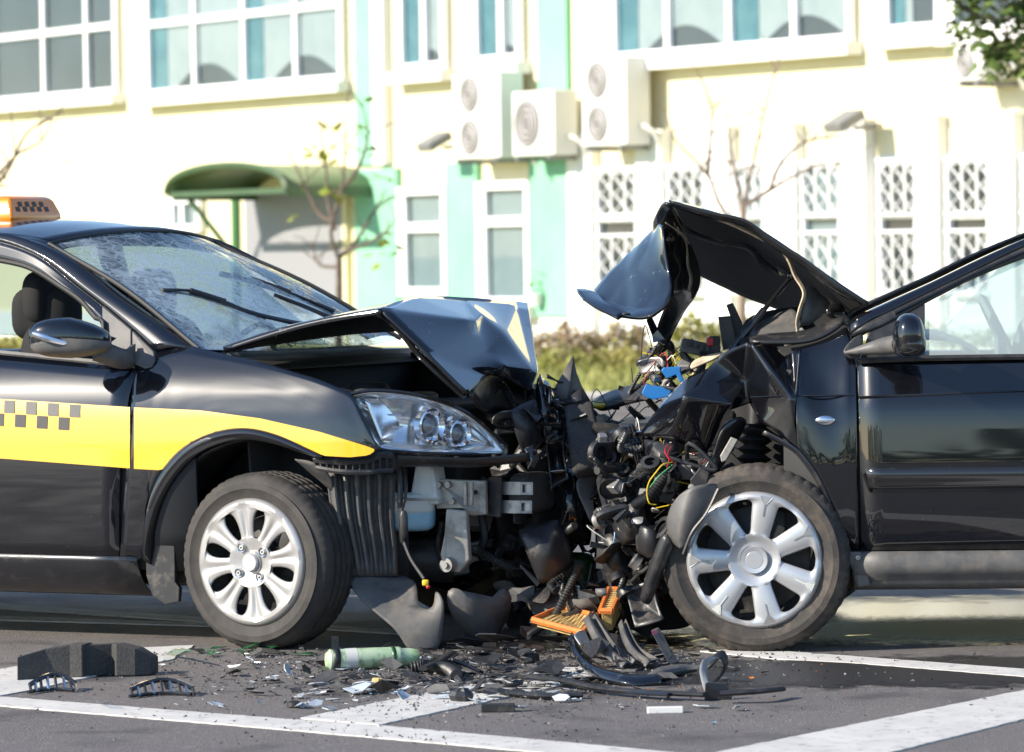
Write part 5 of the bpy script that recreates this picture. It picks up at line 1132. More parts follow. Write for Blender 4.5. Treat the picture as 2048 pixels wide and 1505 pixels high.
for col, pts in (('red', [(1335, 890, .1), (1330, 905, .06), (1338, 920, .05), (1334, 935, .06)]), ('red', [(1342, 895, .1), (1336, 910, .06), (1350, 930, .06)]), ('yellow', [(1344, 925, .06), (1325, 930, .03), (1312, 945, .02), (1298, 965, .02), (1294, 990, .03), (1300, 1008, .03), (1312, 1010, .04)]),
                 ('blue', [(1228, 1045, .3), (1229, 1075, .28), (1222, 1100, .28)]), ('red', [(1232, 1050, .28), (1248, 1060, .28), (1262, 1085, .28)]), ('white', [(1236, 1056, .26), (1246, 1075, .26), (1264, 1090, .26)]), ('green', [(1300, 975, .05), (1316, 955, .04), (1345, 930, .05)]), ('yellow', [(1355, 705, .4), (1345, 715, .4), (1350, 730, .42)]), ('white', [(1335, 720, .42), (1345, 712, .4), (1352, 728, .4)])):
    mesh('wire', tube(B.pl(pts), .0022, 6, 24), MT['wire_' + col], dark)
def drip(q): return sq(q, .8)
mesh('alternator', join(lathe([(.001, .07), (.05, .07), (.06, .05), (.06, -.05), (.04, -.08)], B.px(1262, 1010, .35), (.8, -.5, .2), 20), lathe([(.03, .07), (.045, .1), (.02, .12)], B.px(1262, 1010, .35), (.8, -.5, .2), 16)), MT['steel_dark'], dark)
mesh('engine_block', join(box(B.P(.28, .8, .55), (.2, .3, .2), (B.F, B.N, Z)), box(B.P(.2, .5, .72), (.14, .1, .08), (B.F, B.N, Z)), box(B.P(.2, .35, .45), (.1, .08, .1), (B.F, B.N, Z))), MT['steel_dark'], dark, bev=.02)
cgrid(B, [[(1358, 988, -.05), (1390, 972, -.07), (1418, 968, -.05), (1436, 965, -.01)], [(1338, 1020, -.03), (1375, 1008, -.075), (1406, 1002, -.06), (1432, 995, -.03)], [(1334, 1050, -.02), (1362, 1045, -.075), (1388, 1036, -.07), (1416, 1022, -.05)], [(1340, 1082, -.01), (1356, 1080, -.06), (1372, 1072, -.065), (1398, 1052, -.05)], [(1356, 1092, -.01), (1362, 1098, -.05), (1372, 1092, -.05), (1380, 1080, -.05)]],
      'wheel_arch_liner', MT['grey_plastic'], dark, sub=2, solid=.004, cc={1: .4})
mesh('liner_edge', tube(B.pl([(1436, 978, -.06), (1410, 1030, -.07), (1385, 1062, -.07), (1366, 1108, -.06)]), .008, 6, 20, flat=.6), MT['black_plastic'], dark)
ppoly(B, 'strut_mount', [(1380, 960, .02), (1400, 935, .02), (1418, 945, .02), (1412, 990, .02), (1400, 1000, .02), (1386, 985, .02)], 0, .02, MT['steel_dark'], dark)
mesh('strut_bolt', lathe([(.001, .014), (.010, .013), (.012, -.004)], B.px(1383, 975, .01), OUB, 8), MT['galv'], dark)
cgrid(B, [[(1280, 1050, .12), (1300, 1056, .08), (1312, 1070, .1)], [(1276, 1075, .12), (1296, 1075, .06), (1318, 1100, .08)], [(1280, 1110, .14), (1292, 1105, .1), (1302, 1120, .12)]], 'cover_fragment', MT['dark_plastic'], dark, sub=2)
cgrid(B, [[(1330, 1060, .0), (1340, 1075, -.02), (1345, 1085, .0)], [(1312, 1110, .02), (1322, 1115, -.01), (1330, 1120, .02)], [(1298, 1150, .05), (1306, 1155, .02), (1314, 1160, .05)], [(1284, 1200, .08), (1290, 1205, .06), (1296, 1208, .08)]], 'trim_strip', MT['dark_plastic'], dark, sub=2)
# the plate and splinters jammed between both cars
cage(B, [(1106, 782, .7), (1145, 712, .72), (1150, 745, .74), (1162, 775, .78), (1184, 812, .82), (1130, 812, .68), (1136, 780, .7)], [(0, 1, 6), (1, 2, 6), (2, 3, 6), (3, 4, 5, 6), (0, 6, 5)], 'torn_panel', MT['grey_plastic'], dark, sub=0, solid=.006, crease=[(1, 6, 1), (6, 3, .8)])
cgrid(B, [[(1131, 816, .60), (1158, 808, .6), (1182, 807, .62)], [(1136, 870, .55), (1165, 865, .54), (1196, 862, .56)], [(1146, 940, .5), (1178, 930, .48), (1209, 920, .5)], [(1152, 952, .52), (1180, 948, .55), (1204, 940, .58)]], 'torn_panel', MT['foam'], dark, sub=2, solid=.012, cr={0: 1, 2: .9, 3: 1}, cc={0: 1, 2: 1})
cgrid(B, [[(1150, 955, .52), (1178, 948, .56), (1200, 938, .6)], [(1152, 985, .5), (1172, 990, .52), (1186, 985, .56)], [(1166, 1010, .5), (1176, 1010, .5), (1184, 1004, .52)], [(1180, 1045, .5), (1185, 1046, .5), (1190, 1042, .5)]], 'torn_panel', MT['grey_plastic'], dark, sub=2, solid=.006)
mesh('coolant_bottle', ell(B.px(1155, 1138, .95), .066, .06, .06, axm, 18, 12, lambda q: sq(q, .5)), MT['green_dark'], dark)
def clutter(car, par, n, xr, yr, wr, seed, kinds, big=1.0):
    R = random.Random(seed)
    for k in range(n):
        x, y, w_ = R.uniform(*xr), R.uniform(*yr), R.uniform(*wr); c = car.px(x, y, w_); kind = R.choice(kinds)
        rv = lambda s: V((R.uniform(-s, s), R.uniform(-s, s), R.uniform(-s, s)))
        d = rv(1).normalized(); a, b = frame(d)
        if kind == 'bracket':
            s = R.uniform(.03, .075) * big; vs = [c + a * (s * (i - 1)) + b * (s * R.uniform(.4, .9) * (j - 1)) + d * R.uniform(-.4, .4) * s for i in range(3) for j in range(3)]
            mesh('bracket', (vs, gridf(3, 3)), MT[R.choice(['grey_plastic', 'dark_plastic', 'steel_dark', 'steel', 'dark_plastic'])], par, solid=.004, sub=R.choice([0, 1, 2]), smooth=R.random() < .6)
        elif kind == 'hose':
            P = [c, c + rv(.09) * big, c + rv(.13) * big, c + rv(.16) * big]; r = R.uniform(.006, .016)
            mesh('hose', corrug(P, r, .009, .16, 8) if R.random() < .5 else tube(P, r, 8, 18), MT['black_plastic'], par)
        elif kind == 'wire':
            P = [c, c + rv(.08), c + rv(.1), c + rv(.12), c + rv(.16)]
            mesh('wire', tube(P, .0019, 5, 20), MT[R.choice(['black_plastic', 'black_plastic', 'rubber', 'black_plastic', 'wire_red', 'rubber', 'wire_white', 'black_plastic', 'wire_yellow', 'rubber'])], par)
        elif kind == 'housing':
            s = R.uniform(.02, .045) * big
            mesh('housing', box(c, (s, s * R.uniform(.5, 1.2), s * R.uniform(.4, .9)), (a, b, d)), MT[R.choice(['dark_plastic', 'grey_plastic', 'black_plastic', 'steel', 'gloss_black'])], par, smooth=False, bev=.004)
        elif kind == 'pulley':
            r = R.uniform(.02, .05); mesh('pulley', lathe([(.001, .01), (r * .4, .012), (r * .5, 0), (r * .9, 0), (r, .012), (r * .93, .0), (r, -.012), (r * .6, -.014)], c, d, 22), MT[R.choice(['steel_dark', 'steel', 'dark_plastic'])], par)
        else:
            s = R.uniform(.05, .12) * big; q = c + d * s
            mesh('splinter', prism([c - a * s * .12, c + a * s * .12, q + a * s * R.uniform(-.1, .2), q + b * s * .15], b * .005 + a * .002), MT[R.choice(['dark_plastic', 'grey_plastic', 'gloss_black', 'black_plastic'])], par, smooth=False)
ALL = ['bracket', 'hose', 'wire', 'housing', 'splinter', 'bracket', 'pulley', 'splinter']
clutter(B, dark, 60, (1195, 1330), (860, 1010), (.25, .8), 11, ALL)
clutter(B, dark, 36, (1320, 1400), (890, 1000), (.06, .3), 12, ALL, .8)
clutter(B, dark, 60, (1210, 1330), (1000, 1190), (.2, .8), 13, ALL)
clutter(B, dark, 20, (1300, 1380), (690, 790), (.5, .8), 14, ['housing', 'wire', 'wire', 'bracket', 'hose'], .7)
clutter(B, dark, 90, (1195, 1345), (870, 1190), (.08, .5), 31, ['bracket', 'splinter', 'housing', 'hose', 'bracket', 'pulley'], .5)
clutter(A, taxi, 60, (1000, 1140), (800, 1150), (.55, 1.0), 32, ['bracket', 'splinter', 'splinter', 'hose'], .8)
clutter(B, dark, 14, (1180, 1300), (815, 880), (.7, 1.1), 15, ALL)
clutter(A, taxi, 46, (1040, 1150), (790, 1100), (.75, 1.3), 16, ['bracket', 'bracket', 'splinter', 'bracket', 'hose'], 1.2)
clutter(A, taxi, 22, (960, 1090), (1040, 1220), (.55, 1.0), 17, ALL, 1.1)
clutter(A, taxi, 16, (1000, 1100), (800, 880), (.5, .95), 18, ['splinter', 'bracket', 'splinter'], 1.0)
clutter(A, taxi, 12, (790, 960), (930, 1120), (.45, .7), 19, ['housing', 'hose', 'bracket'], 1.1)
cgrid(A, [[(985, 850, .62), (1030, 830, .8), (1080, 860, 1.0), (1120, 850, 1.3)], [(980, 900, .58), (1040, 905, .84), (1075, 915, .95), (1130, 920, 1.25)], [(990, 960, .66), (1035, 965, .8), (1090, 985, 1.0), (1125, 990, 1.2)], [(985, 1040, .6), (1045, 1035, .82), (1080, 1050, .94), (1135, 1060, 1.2)], [(1000, 1120, .68), (1040, 1110, .78), (1090, 1130, 1.0), (1120, 1110, 1.2)]], 'radiator', MT['interior'], taxi, sub=1, solid=.02)

# crushed panels jammed between the two noses, down to the road
cgrid(B, [[(1090, 800, 1.0), (1120, 790, 1.05), (1150, 800, 1.0), (1200, 830, 1.1)], [(1060, 900, 1.1), (1110, 890, .95), (1160, 905, 1.05), (1215, 900, 1.0)], [(1040, 1000, 1.0), (1100, 1010, 1.1), (1150, 1000, .95), (1225, 1010, 1.05)], [(1030, 1090, 1.05), (1080, 1100, .98), (1110, 1095, 1.05), (1160, 1075, 1.1)], [(1010, 1170, 1.0), (1060, 1180, 1.1), (1106, 1170, 1.02), (1114, 1120, 1.05)], [(1000, 1262, 1.0), (1050, 1268, 1.05), (1100, 1262, 1.0), (1108, 1190, 1.0)]], 'crushed_bulkhead', MT['interior'], taxi, sub=3, solid=.01, buckle=(.09, .03))
cgrid(B, [[(1195, 1000, .9), (1250, 1010, .8), (1330, 1000, .8), (1400, 1010, .8)], [(1190, 1080, .85), (1240, 1090, .9), (1310, 1090, .75), (1400, 1090, .8)], [(1192, 1165, .9), (1240, 1180, .8), (1310, 1170, .85), (1400, 1170, .75)], [(1185, 1245, .85), (1240, 1262, .8), (1310, 1262, .75), (1400, 1262, .75)]], 'crushed_crossmember', MT['interior'], dark, sub=3, solid=.01, buckle=(.09, .03))
cgrid(B, [[(1195, 850, .75), (1240, 840, .7), (1290, 860, .6), (1340, 870, .45)], [(1190, 920, .7), (1240, 930, .6), (1300, 925, .55), (1360, 930, .38)], [(1200, 1000, .65), (1250, 1010, .6), (1310, 1010, .45), (1365, 1000, .36)], [(1210, 1080, .6), (1255, 1090, .5), (1300, 1100, .42), (1350, 1080, .34)], [(1225, 1170, .6), (1260, 1180, .5), (1300, 1190, .45), (1330, 1170, .4)]], 'crushed_engine', MT['steel_dark'], dark, sub=4, solid=.01, buckle=(.05, .05))
ppoly(A, 'radiator_core', [(1050, 905, .72), (1112, 880, .8), (1124, 1040, .82), (1066, 1062, .74)], 0, .03, MT['dark_plastic'], taxi)
cgrid(A, [[(1076, 760, .95), (1090, 775, 1.0), (1102, 790, 1.05)], [(1066, 840, .8), (1094, 850, .9), (1116, 850, 1.0)], [(1070, 930, .78), (1090, 940, .84), (1122, 930, .95)], [(1085, 1010, .8), (1100, 1020, .85), (1130, 1010, .95)]], 'torn_grille', MT['gloss_black'], taxi, sub=3, solid=.008, buckle=(.07, .03))
clutter(B, dark, 50, (1040, 1230), (1150, 1290), (.3, .9), 41, ['bracket', 'splinter', 'bracket', 'hose', 'splinter'], .9)
clutter(A, taxi, 40, (1060, 1160), (760, 960), (.7, 1.0), 42, ['splinter', 'bracket', 'splinter'], .9)

def folded(car, par, name, poly, lift, mat, buckle=(.06, .012)):
    # a torn sheet: ragged outline, folded along the lines to its middle
    n = len(poly); cx, cy, cw = (sum(p[i] for p in poly) / n for i in range(3))
    pts = []
    for i in range(n):
        a_, b_ = poly[i], poly[(i + 1) % n]; pts += [a_, ((a_[0] + b_[0]) / 2 + random.uniform(-6, 6), (a_[1] + b_[1]) / 2 + random.uniform(-6, 6), (a_[2] + b_[2]) / 2 + random.uniform(-.03, .03))]
    m_ = len(pts); pts.append((cx, cy, cw + lift)); f = [(i, (i + 1) % m_, m_) for i in range(m_)]
    c = [(i, (i + 1) % m_, 1) for i in range(m_)] + [(i, m_, .8) for i in range(0, m_, 2)]
    cage(car, pts, f, name, MT[mat], par, sub=2, solid=.005, crease=c, buckle=buckle)
for par, car, name, mat, lift, poly in (
    (taxi, A, 'grille_panel', 'paint_torn', -.08, [(1078, 748, .72), (1096, 770, .76), (1112, 850, .80), (1098, 910, .74), (1070, 850, .66)]),
    (taxi, A, 'grille_panel', 'dark_plastic', -.07, [(1020, 822, .50), (1068, 800, .62), (1086, 880, .66), (1048, 915, .55)]),
    (taxi, A, 'bumper_skin', 'gloss_black', -.09, [(1098, 950, .72), (1150, 940, .78), (1186, 1000, .82), (1178, 1090, .80), (1112, 1080, .7)]),
    (taxi, A, 'bumper_skin', 'dark_plastic', -.07, [(1036, 1062, .50), (1118, 1040, .60), (1146, 1130, .62), (1080, 1168, .52)]),
    (taxi, A, 'bumper_skin', 'paint_torn', .07, [(1086, 880, .60), (1128, 870, .64), (1140, 960, .66), (1100, 985, .6)]),
    (dark, B, 'bumper_skin', 'gloss_black', -.06, [(1212, 868, .42), (1266, 850, .38), (1288, 905, .34), (1238, 935, .38)]),
    (dark, B, 'bumper_skin', 'dark_plastic', -.05, [(1222, 1020, .30), (1282, 996, .24), (1304, 1066, .22), (1246, 1090, .26)]),
    (dark, B, 'grille_panel', 'paint_torn', .05, [(1196, 940, .44), (1226, 925, .42), (1244, 1010, .36), (1212, 1040, .4)]),
    (dark, B, 'fan_shroud', 'dark_plastic', -.06, [(1196, 1075, .40), (1250, 1070, .36), (1262, 1150, .34), (1214, 1170, .38)]),
    (dark, B, 'undertray', 'grey_plastic', -.05, [(1040, 1190, .55), (1130, 1170, .5), (1180, 1225, .46), (1096, 1262, .44)]),
    (dark, B, 'undertray', 'dark_plastic', .05, [(1250, 1180, .2), (1310, 1160, .16), (1330, 1240, .12), (1270, 1258, .14)]),
    (dark, B, 'headlamp_shell', 'dark_plastic', -.06, [(1290, 880, .2), (1350, 890, .14), (1362, 950, .12), (1310, 965, .16)])):
    folded(car, par, name, poly, lift, mat)
# ================================================================ debris on the road
def gp(x, y, z=0.0): return ground(x, y, z)
def thing1(name, g, mat, label, cat, **kw): return mesh(name, g, MT[mat], None, label=label, cat=cat, **kw)
# foam absorber
sec = []
pth = [(34, 1362, .075, .09), (90, 1358, .095, .10), (140, 1356, .105, .10), (165, 1356, .105, .10), (172, 1353, .10, .05), (225, 1350, .10, .05), (232, 1353, .10, .10), (270, 1352, .085, .09), (302, 1350, .055, .06)]
vs = []
for x, y, h, d in pth:
    p = gp(x, y, .003); q = p + V((.02, d, 0))
    vs += [p, p + V((0, .01, h)), q + V((0, 0, h)), q]
fo_ = thing1('bumper_foam', (vs, gridf(len(pth), 4, True) + [(3, 2, 1, 0), tuple(range(len(vs) - 4, len(vs)))]), 'foam', 'dark grey moulded foam bumper block lying on the road beside the taxi', 'foam block', smooth=False, bev=.008)
def ribbed(x0, y0, x1, y1, n, h, label):
    a, b = gp(x0, y0, .004), gp(x1, y1, .004); r = empty('grille_fragment', (a + b) / 2, label=label, cat='grille piece')
    ORG[r.name] = (a + b) / 2
    P = [a.lerp(b, t) + V((0, .06 * math.sin(t * 3.1), h * math.sin(.5 + t * 2.2))) for t in (0, .25, .5, .75, 1)]
    mesh('bar', join(tube(P, .008, 6, 16), tube([p + V((0, -.05, .004 - p.z)) if False else V((p.x, p.y - .05, .008)) for p in P], .006, 6, 16)), MT['gloss_black'], r)
    for k in range(n):
        p = spline(P, n)[k]; mesh('rib', tube([p, V((p.x + .01, p.y - .05, .008))], .005, 5), MT['chrome_soft' if k % 2 else 'black_plastic'], r)
ribbed(60, 1384, 150, 1380, 8, .045, 'ribbed black grille scrap with bright edges in front of the foam block')
ribbed(262, 1392, 385, 1388, 9, .04, 'ribbed black grille strip lying beside the painted line')
# green labelled cylinder with strap
a, b = gp(652, 1320, .036), gp(836, 1314, .034); ax = (b - a).normalized(); L = (b - a).length
cy = empty('receiver_cylinder', V(((a.x + b.x) / 2, (a.y + b.y) / 2, 0)), label='pale green metal cylinder with a black strap lying by the taxi wheel', cat='cylinder')
mesh('shell', lathe([(.001, 0), (.022, .0), (.034, .012), (.035, .03), (.035, L * .78), (.034, L * .8), (.030, L * .82), (.030, L * .9), (.024, L), (.001, L)], a, ax, 28), MT['bottle_green'], cy)
mesh('strap', join(lathe([(.0365, .02), (.0365, .042)], a, ax, 28), prism([a + ax * .02 + V((0, -.01, .034)), a + ax * .042 + V((0, -.01, .034)), a + ax * .042 + V((0, -.005, .075)), a + ax * .02 + V((0, -.005, .075))], V((0, .004, 0)))), MT['black_plastic'], cy, solid=.002)
mesh('band', lathe([(.0362, L * .70), (.0362, L * .74)], a, ax, 28), MT['green_dark'], cy, solid=.001)
mesh('label_print', lathe([(.0356, .06), (.0356, .10)], a, ax, 28), MT['label_grey'], cy)
thing1('corrugated_hose', corrug([gp(822, 1336, .02), gp(850, 1333, .024), gp(880, 1335, .024), gp(902, 1343, .022), gp(912, 1352, .02)], .019, .010, .14, 12), 'black_plastic', 'short black corrugated hose lying among the debris', 'hose')
# air filters
def filt(name, pts, vec, label, fr=None):
    c = V((sum(p.x for p in pts) / 4, sum(p.y for p in pts) / 4, min(p.z for p in pts))); r = empty(name, c, label=label, cat='air filter')
    u_, v_ = (pts[1] - pts[0]), (pts[3] - pts[0])
    mesh('filter_paper', prism([pts[0].lerp(pts[2], .06), pts[1].lerp(pts[3], .06), pts[2].lerp(pts[0], .06), pts[3].lerp(pts[1], .06)], vec), MT['filter_paper'], r, smooth=False, bev=.003)
    for k in range(9):
        t = (k + 1) / 10; p, q = pts[0] + u_ * t, pts[3] + (pts[2] - pts[3]) * t
        mesh('pleat', tube([p.lerp(q, .08) - V(vec) * .03, p.lerp(q, .92) - V(vec) * .03], .0018, 4), MT['filter_paper'], r)
    mesh('frame', join(*[tube([pts[i], pts[(i + 1) % 4]], .009, 6, flat=1.3) for i in range(4)]), MT['orange_frame'], r)
def D(x, y, yg): return depth(x, y, ground(x, yg).y)
f1 = [D(1200, 1222, 1300), D(1217, 1179, 1285), D(1244, 1180, 1285), D(1224, 1223, 1300)]
filt('air_filter', f1, V((.004, .05, -.075)), 'orange framed paper air filter standing on edge by the dark car wheel')
f2 = [D(1066, 1240, 1300), D(1166, 1266, 1312), D(1192, 1232, 1296), D(1122, 1216, 1282)]
filt('air_filter', f2, V((0, 0, -.025)), 'orange framed paper air filter lying flat between the cars')
# bumper cover, ducts and strips
thing1('bumper_cover', loft([[D(1143, 1266, 1345), D(1160, 1300, 1352), D(1200, 1333, 1358), D(1260, 1350, 1362), D(1322, 1357, 1364)], [D(1140, 1284, 1349), D(1164, 1328, 1360), D(1206, 1352, 1368), D(1262, 1364, 1373), D(1322, 1366, 1372)], [D(1152, 1306, 1350), D(1180, 1348, 1362), D(1220, 1366, 1370), D(1266, 1373, 1374), D(1322, 1371, 1372)]], 34, 12),
       'paint_torn', 'torn dark blue black bumper cover curving along the road', 'bumper', solid=.006)
thing1('end_plate', loft([[D(1146, 1272, 1344), D(1156, 1264, 1340), D(1168, 1262, 1336)], [D(1160, 1292, 1346), D(1170, 1288, 1342), D(1184, 1300, 1338)]], 10, 8), 'silver', 'bright torn end plate behind the tip of the bumper cover', 'plate', solid=.004)
def duct(name, pts, label, mat='grey_plastic'):
    rows = []
    for k, (dx, dz) in enumerate(((0, .0), (.25, .028), (.4, .028), (.5, .006), (.62, .006), (.75, .03), (1, .0))):
        rows.append([a_.lerp(b_, dx) + V((0, -dz, dz * .6)) for a_, b_ in pts])
    thing1(name, loft(rows, 16, 20, lv=True), mat, label, 'duct', solid=.004, ang=22)
duct('air_duct', [(D(1166, 1241, 1322), D(1196, 1235, 1318)), (D(1182, 1275, 1326), D(1218, 1268, 1322)), (D(1206, 1310, 1336), D(1246, 1302, 1330)), (D(1240, 1338, 1346), D(1280, 1325, 1338))], 'ridged grey plastic duct leaning on the bumper cover')
duct('air_duct', [(D(1236, 1250, 1320), D(1256, 1246, 1318)), (D(1244, 1280, 1326), D(1270, 1278, 1322)), (D(1262, 1312, 1334), D(1292, 1306, 1328)), (D(1290, 1334, 1342), D(1322, 1322, 1332))], 'ridged grey plastic duct beside the pink tagged post')
duct('air_duct', [(D(1176, 1232, 1312), D(1190, 1228, 1310)), (D(1190, 1252, 1314), D(1206, 1248, 1312)), (D(1208, 1280, 1318), D(1222, 1276, 1314))], 'short splintered black duct end above the bumper cover', 'dark_plastic')
po = empty('bumper_post', gp(1345, 1332), label='grey plastic post with a pink tag leaning by the dark car wheel', cat='bracket')
mesh('post', prism([D(1338, 1330, 1332), D(1354, 1326, 1330), D(1316, 1256, 1326), D(1301, 1262, 1328)], V((.004, .03, 0))), MT['grey_plastic'], po, smooth=False, bev=.004)
mesh('tag', prism([D(1304, 1270, 1329), D(1316, 1266, 1327), D(1314, 1260, 1327), D(1303, 1263, 1329)], V((0, -.004, 0))), M('pink', (.6, .12, .2), .6), po, smooth=False)
thing1('bumper_end_piece', tube([D(1296, 1358, 1362), D(1330, 1345, 1356), D(1380, 1338, 1352), D(1404, 1336, 1352)], [.018, .028, .026, .012], 10, 16, flat=.7), 'grey_plastic', 'scuffed grey plastic end cap lying beyond the bumper cover', 'plastic piece')
thing1('curved_trim', loft([[D(1426, 1312, 1372), D(1406, 1320, 1376), D(1400, 1340, 1380), D(1404, 1366, 1384), D(1414, 1392, 1394)], [D(1440, 1316, 1370), D(1420, 1324, 1374), D(1415, 1342, 1378), D(1420, 1368, 1384), D(1430, 1394, 1396)]], 24, 4), 'silver', 'bright curved trim loop standing at the end of the bumper cover', 'trim', solid=.003)
thing1('curved_trim', loft([[D(1396, 1342, 1366), D(1424, 1316, 1366), D(1446, 1304, 1364), D(1453, 1316, 1364), D(1448, 1340, 1364), D(1424, 1362, 1368)], [D(1400, 1352, 1368), D(1426, 1332, 1368), D(1442, 1320, 1366), D(1446, 1328, 1366), D(1440, 1350, 1366), D(1424, 1370, 1370)]], 28, 5), 'dark_plastic', 'black curved strip looping round the bright trim', 'trim', solid=.006)
thing1('trim_block', prism([D(1408, 1402, 1402), D(1462, 1402, 1400), D(1452, 1368, 1400), D(1410, 1366, 1402)], V((.01, .03, 0))), 'dark_plastic', 'upright black plastic block at the end of the long strips', 'plastic block', smooth=False, bev=.004)
def strip(pts, r, mat, label, flat=.45): thing1('trim_strip', tube([gp(x, y, z) for x, y, z in pts], r, 8, 30, flat=flat), mat, label, 'trim strip')
strip([(962, 1380, .01), (1040, 1388, .012), (1110, 1392, .014), (1160, 1390, .012)], .022, 'dark_plastic', 'long black plastic strip across the painted band')
strip([(1060, 1352, .03), (1130, 1362, .025), (1210, 1378, .02), (1320, 1386, .02), (1410, 1390, .02)], .018, 'black_plastic', 'longest black trim strip under the bumper cover')
strip([(1130, 1366, .012), (1240, 1384, .015), (1340, 1390, .02)], .014, 'gloss_black', 'glossy black trim strip beside the longest strip')
strip([(1440, 1388, .03), (1500, 1384, .035), (1562, 1378, .03)], .020, 'dark_plastic', 'black ribbed strip pointing away from the pile')
strip([(1090, 1330, .05), (1060, 1345, .03), (1040, 1352, .012)], .014, 'black_plastic', 'short bent black bar near the round cap')
strip([(845, 1338, .04), (880, 1322, .03), (905, 1305, .03)], .016, 'black_plastic', 'black bar propped beside the corrugated hose')
strip([(905, 1320, .05), (935, 1332, .03), (962, 1345, .012)], .015, 'gloss_black', 'glossy black channel leaning near the corrugated hose')
thing1('round_cap', lathe([(.001, .028), (.03, .03), (.036, .026), (.037, .004), (.034, 0)], gp(1057, 1325, .002), (0, 0, 1), 28), 'rubber', 'round black plastic cap lying near the bumper cover', 'cap')
thing1('round_cap', lathe([(.001, .016), (.012, .018), (.02, .014), (.022, .002), (.02, 0)], gp(588, 1414, .002), (0, 0, 1), 20), 'rubber', 'small round rubber cap on the asphalt between clear shards', 'cap')
thing1('white_block', box(gp(1330, 1420, .009), (.052, .016, .009), (V((1, .05, 0)).normalized(), V((-.05, 1, 0)).normalized(), V((0, 0, 1)))), 'white_plastic', 'clean white plastic strip on the open asphalt', 'plastic strip', smooth=False, bev=.002)
thing1('black_block', box(gp(996, 1416, .012), (.05, .018, .012), (V((1, .02, 0)).normalized(), V((-.02, 1, 0)).normalized(), V((0, 0, 1)))), 'dark_plastic', 'flat black plastic block past the painted band', 'plastic block', smooth=False, bev=.003)
thing1('plastic_lump', ell(gp(925, 1392, .02), .034, .026, .024, None, 9, 6, lambda q: [q[0] * (1 + .3 * math.sin(5 * q[1])), q[1], q[2] * (1 + .25 * math.sin(7 * q[0]))]), 'dark_plastic', 'crumpled black lump on the painted band', 'plastic lump', smooth=False)
thing1('roller', lathe([(.001, 0), (.011, 0), (.013, .004), (.013, .03), (.011, .034), (.001, .034)], gp(745, 1364, .014), (1, -.2, 0), 16), 'filter_paper', 'small cream roller in front of the broken bracket', 'roller')
thing1('bottle_shard', loft([[gp(330, 1308, .005), gp(345, 1300, .03), gp(380, 1298, .06)], [gp(350, 1312, .004), gp(370, 1308, .03), gp(383, 1302, .055)]], 10, 6), 'green_glass', 'large dark green shard leaning in front of the taxi tyre', 'shard', solid=.003)
thing1('glass_cup', loft([[gp(190, 1402, .003), gp(192, 1400, .04)], [gp(203, 1406, .003), gp(203, 1404, .025)], [gp(216, 1402, .003), gp(218, 1400, .035)]], 5, 10), 'clear_lens', 'clear upright glass fragment near the painted line', 'glass fragment', solid=.002)
# shards: alike fragments share a few meshes
RS = random.Random(21)
def shardmesh(n, curl, rag, seed):
    R = random.Random(seed); pts = []
    for k in range(n):
        a = 2 * math.pi * k / n + R.uniform(-.25, .25); r = R.uniform(.45, 1)
        pts.append(V((r * math.cos(a), r * math.sin(a) * rag, 0)))
    for p in pts: p.z = curl * (p.x ** 2)
    c = V((0, 0, -.02)); top = pts + [c]; k = len(top)
    bot = [p - V((0, 0, .05)) for p in top]
    f = [(i, (i + 1) % n, n) for i in range(n)] + [((i + 1) % n + k, i + k, n + k) for i in range(n)] + [(i + k, (i + 1) % n + k, (i + 1) % n, i) for i in range(n)]
    return top + bot, f
SM = {}; SH = {}
LMK = [('in front of the taxi tyre', 500, 1305), ('beside the green cylinder', 740, 1318), ('beside the corrugated hose', 870, 1336), ('on the painted band', 860, 1405), ('by the foam block', 170, 1345), ('beside the bumper cover', 1230, 1360), ('by the flat air filter', 1120, 1270), ('by the standing air filter', 1215, 1290),
       ('by the bright trim loop', 1425, 1370), ('under the dark car tyre', 1510, 1308), ('near the white plastic strip', 1330, 1416), ('by the black lump', 925, 1388), ('by the round cap', 1057, 1328), ('along the long black strip', 1060, 1385), ('near the small rubber cap', 588, 1410), ('near the cream roller', 745, 1364), ('by the ribbed grille strip', 325, 1390), ('on the clear asphalt beyond the debris', 1750, 1390), ('near the long painted line', 420, 1440)]
def where(x, y): return min(LMK, key=lambda q: (q[1] - x) ** 2 + (2.2 * (q[2] - y)) ** 2)[0]
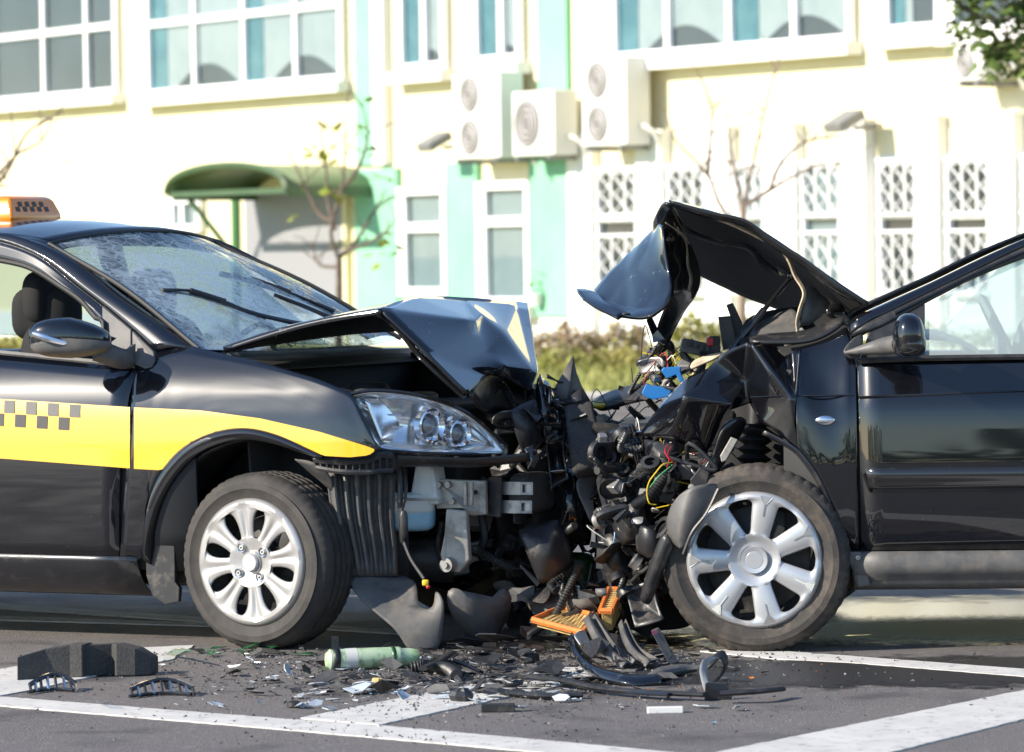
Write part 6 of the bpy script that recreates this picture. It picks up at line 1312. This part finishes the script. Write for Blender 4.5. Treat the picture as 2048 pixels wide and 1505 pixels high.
def shards(kind, mat, label, cat, group, n, xr, yr, size, dens=None, variants=4):
    first = []
    for k in range(n):
        x, y = RS.uniform(*xr), RS.uniform(*yr)
        if dens:
            x = RS.gauss(*dens)
            while not xr[0] < x < xr[1]: x = RS.gauss(*dens)
        s = RS.uniform(*size) * (.7 + .6 * RS.random() ** 2)
        key = (kind, k % variants)
        if key not in SM:
            rag = RS.uniform(.25, .9); SH[key] = 'narrow' if rag < .5 else 'broad'
            o = mesh(kind, shardmesh(RS.choice([4, 5, 6]), RS.uniform(0, .25), rag, RS.randint(0, 999)), MT[mat], None, smooth=False); SM[key] = o.data
            o.data.transform(Matrix.Translation(ORG[o.name]))
        else:
            o = bpy.data.objects.new(kind, SM[key]); COL.objects.link(o)
        sz = 'tiny' if s < size[0] * .9 else ('small' if s < (size[0] + size[1]) / 2 else 'larger')
        setp(o, label='%s %s %s %s' % (sz, SH[key], label, where(x, y)), cat=cat, group=group)
        t = RS.uniform(0, .35) if RS.random() < .7 else RS.uniform(.3, .9)
        o.rotation_euler = (t * RS.choice([-1, 1]), RS.uniform(-.2, .2), RS.uniform(0, 6.28)); o.scale = (s, s, s)
        me = SM[key]; R_ = o.rotation_euler.to_matrix(); lo = min((R_ @ (V(v.co) * s)).z for v in me.vertices)
        p = gp(x, y, 0); o.location = (p.x, p.y, .005 - lo + (RS.random() * .03 if 900 < x < 1350 and y < 1345 else 0))
shards('lens_shard', 'shard_clear', 'clear grey lens shard', 'shard', 'clear lens shards on the road', 110, (420, 1560), (1316, 1425), (.016, .05), (820, 260))
shards('plastic_shard', 'dark_plastic', 'black plastic shard', 'plastic shard', 'black plastic shards on the road', 230, (330, 1580), (1300, 1395), (.018, .07), (900, 260))
shards('trim_shard', 'grey_plastic', 'dull grey plastic shard', 'plastic shard', 'grey plastic shards on the road', 90, (380, 1500), (1298, 1392), (.02, .07), (1000, 240))
shards('white_shard', 'white_plastic', 'white plastic chip', 'plastic chip', 'white plastic chips on the road', 40, (20, 1500), (1318, 1440), (.006, .018), (700, 280))
shards('green_shard', 'green_glass', 'green glass shard', 'glass shard', 'green glass shards by the taxi tyre', 18, (400, 700), (1298, 1316), (.018, .045), (470, 70))
shards('blue_shard', 'tank_blue', 'pale blue plastic chip', 'plastic chip', 'pale blue chips on the road', 10, (140, 1500), (1330, 1470), (.006, .016))
shards('amber_shard', 'amber', 'amber lens chip', 'lens chip', 'amber lens chips on the road', 8, (900, 1700), (1320, 1410), (.007, .014))
shards('stray_shard', 'dark_plastic', 'stray dark chip', 'plastic chip', 'stray chips on the clear asphalt', 16, (1500, 2040), (1320, 1440), (.006, .018))
shards('broken_panel', 'dark_plastic', 'black panel fragment', 'panel fragment', 'black panel fragments between the cars', 75, (700, 1480), (1285, 1372), (.03, .08), (1080, 190))
RC = random.Random(5); vs = []; fs = []
for k in range(4500):
    x = RC.gauss(900, 330); y = 1300 + abs(RC.gauss(0, 55)) if RC.random() < .85 else RC.uniform(1300, 1490)
    if not -50 < x < 2100: continue
    p = gp(x, y, .004); s = RC.uniform(.0015, .0065); q = len(vs)
    vs += [p + V((RC.uniform(-s, s) * 1.5, RC.uniform(-s, s), 0)) for _ in range(3)] + [p + V((RC.uniform(-s, s), RC.uniform(-s, s), s * 1.2))]
    fs += [(q, q + 1, q + 2), (q, q + 1, q + 3), (q + 1, q + 2, q + 3), (q + 2, q, q + 3)]
h = len(fs) // 2
mesh('debris_crumbs', (vs, fs), M('crumbs', (.06, .058, .056), .5, col2=(.5, .5, .48), ns=45, nlo=.60, nhi=.64), None, smooth=False, kind='stuff', label='crumbs of broken glass and plastic spread over the road')
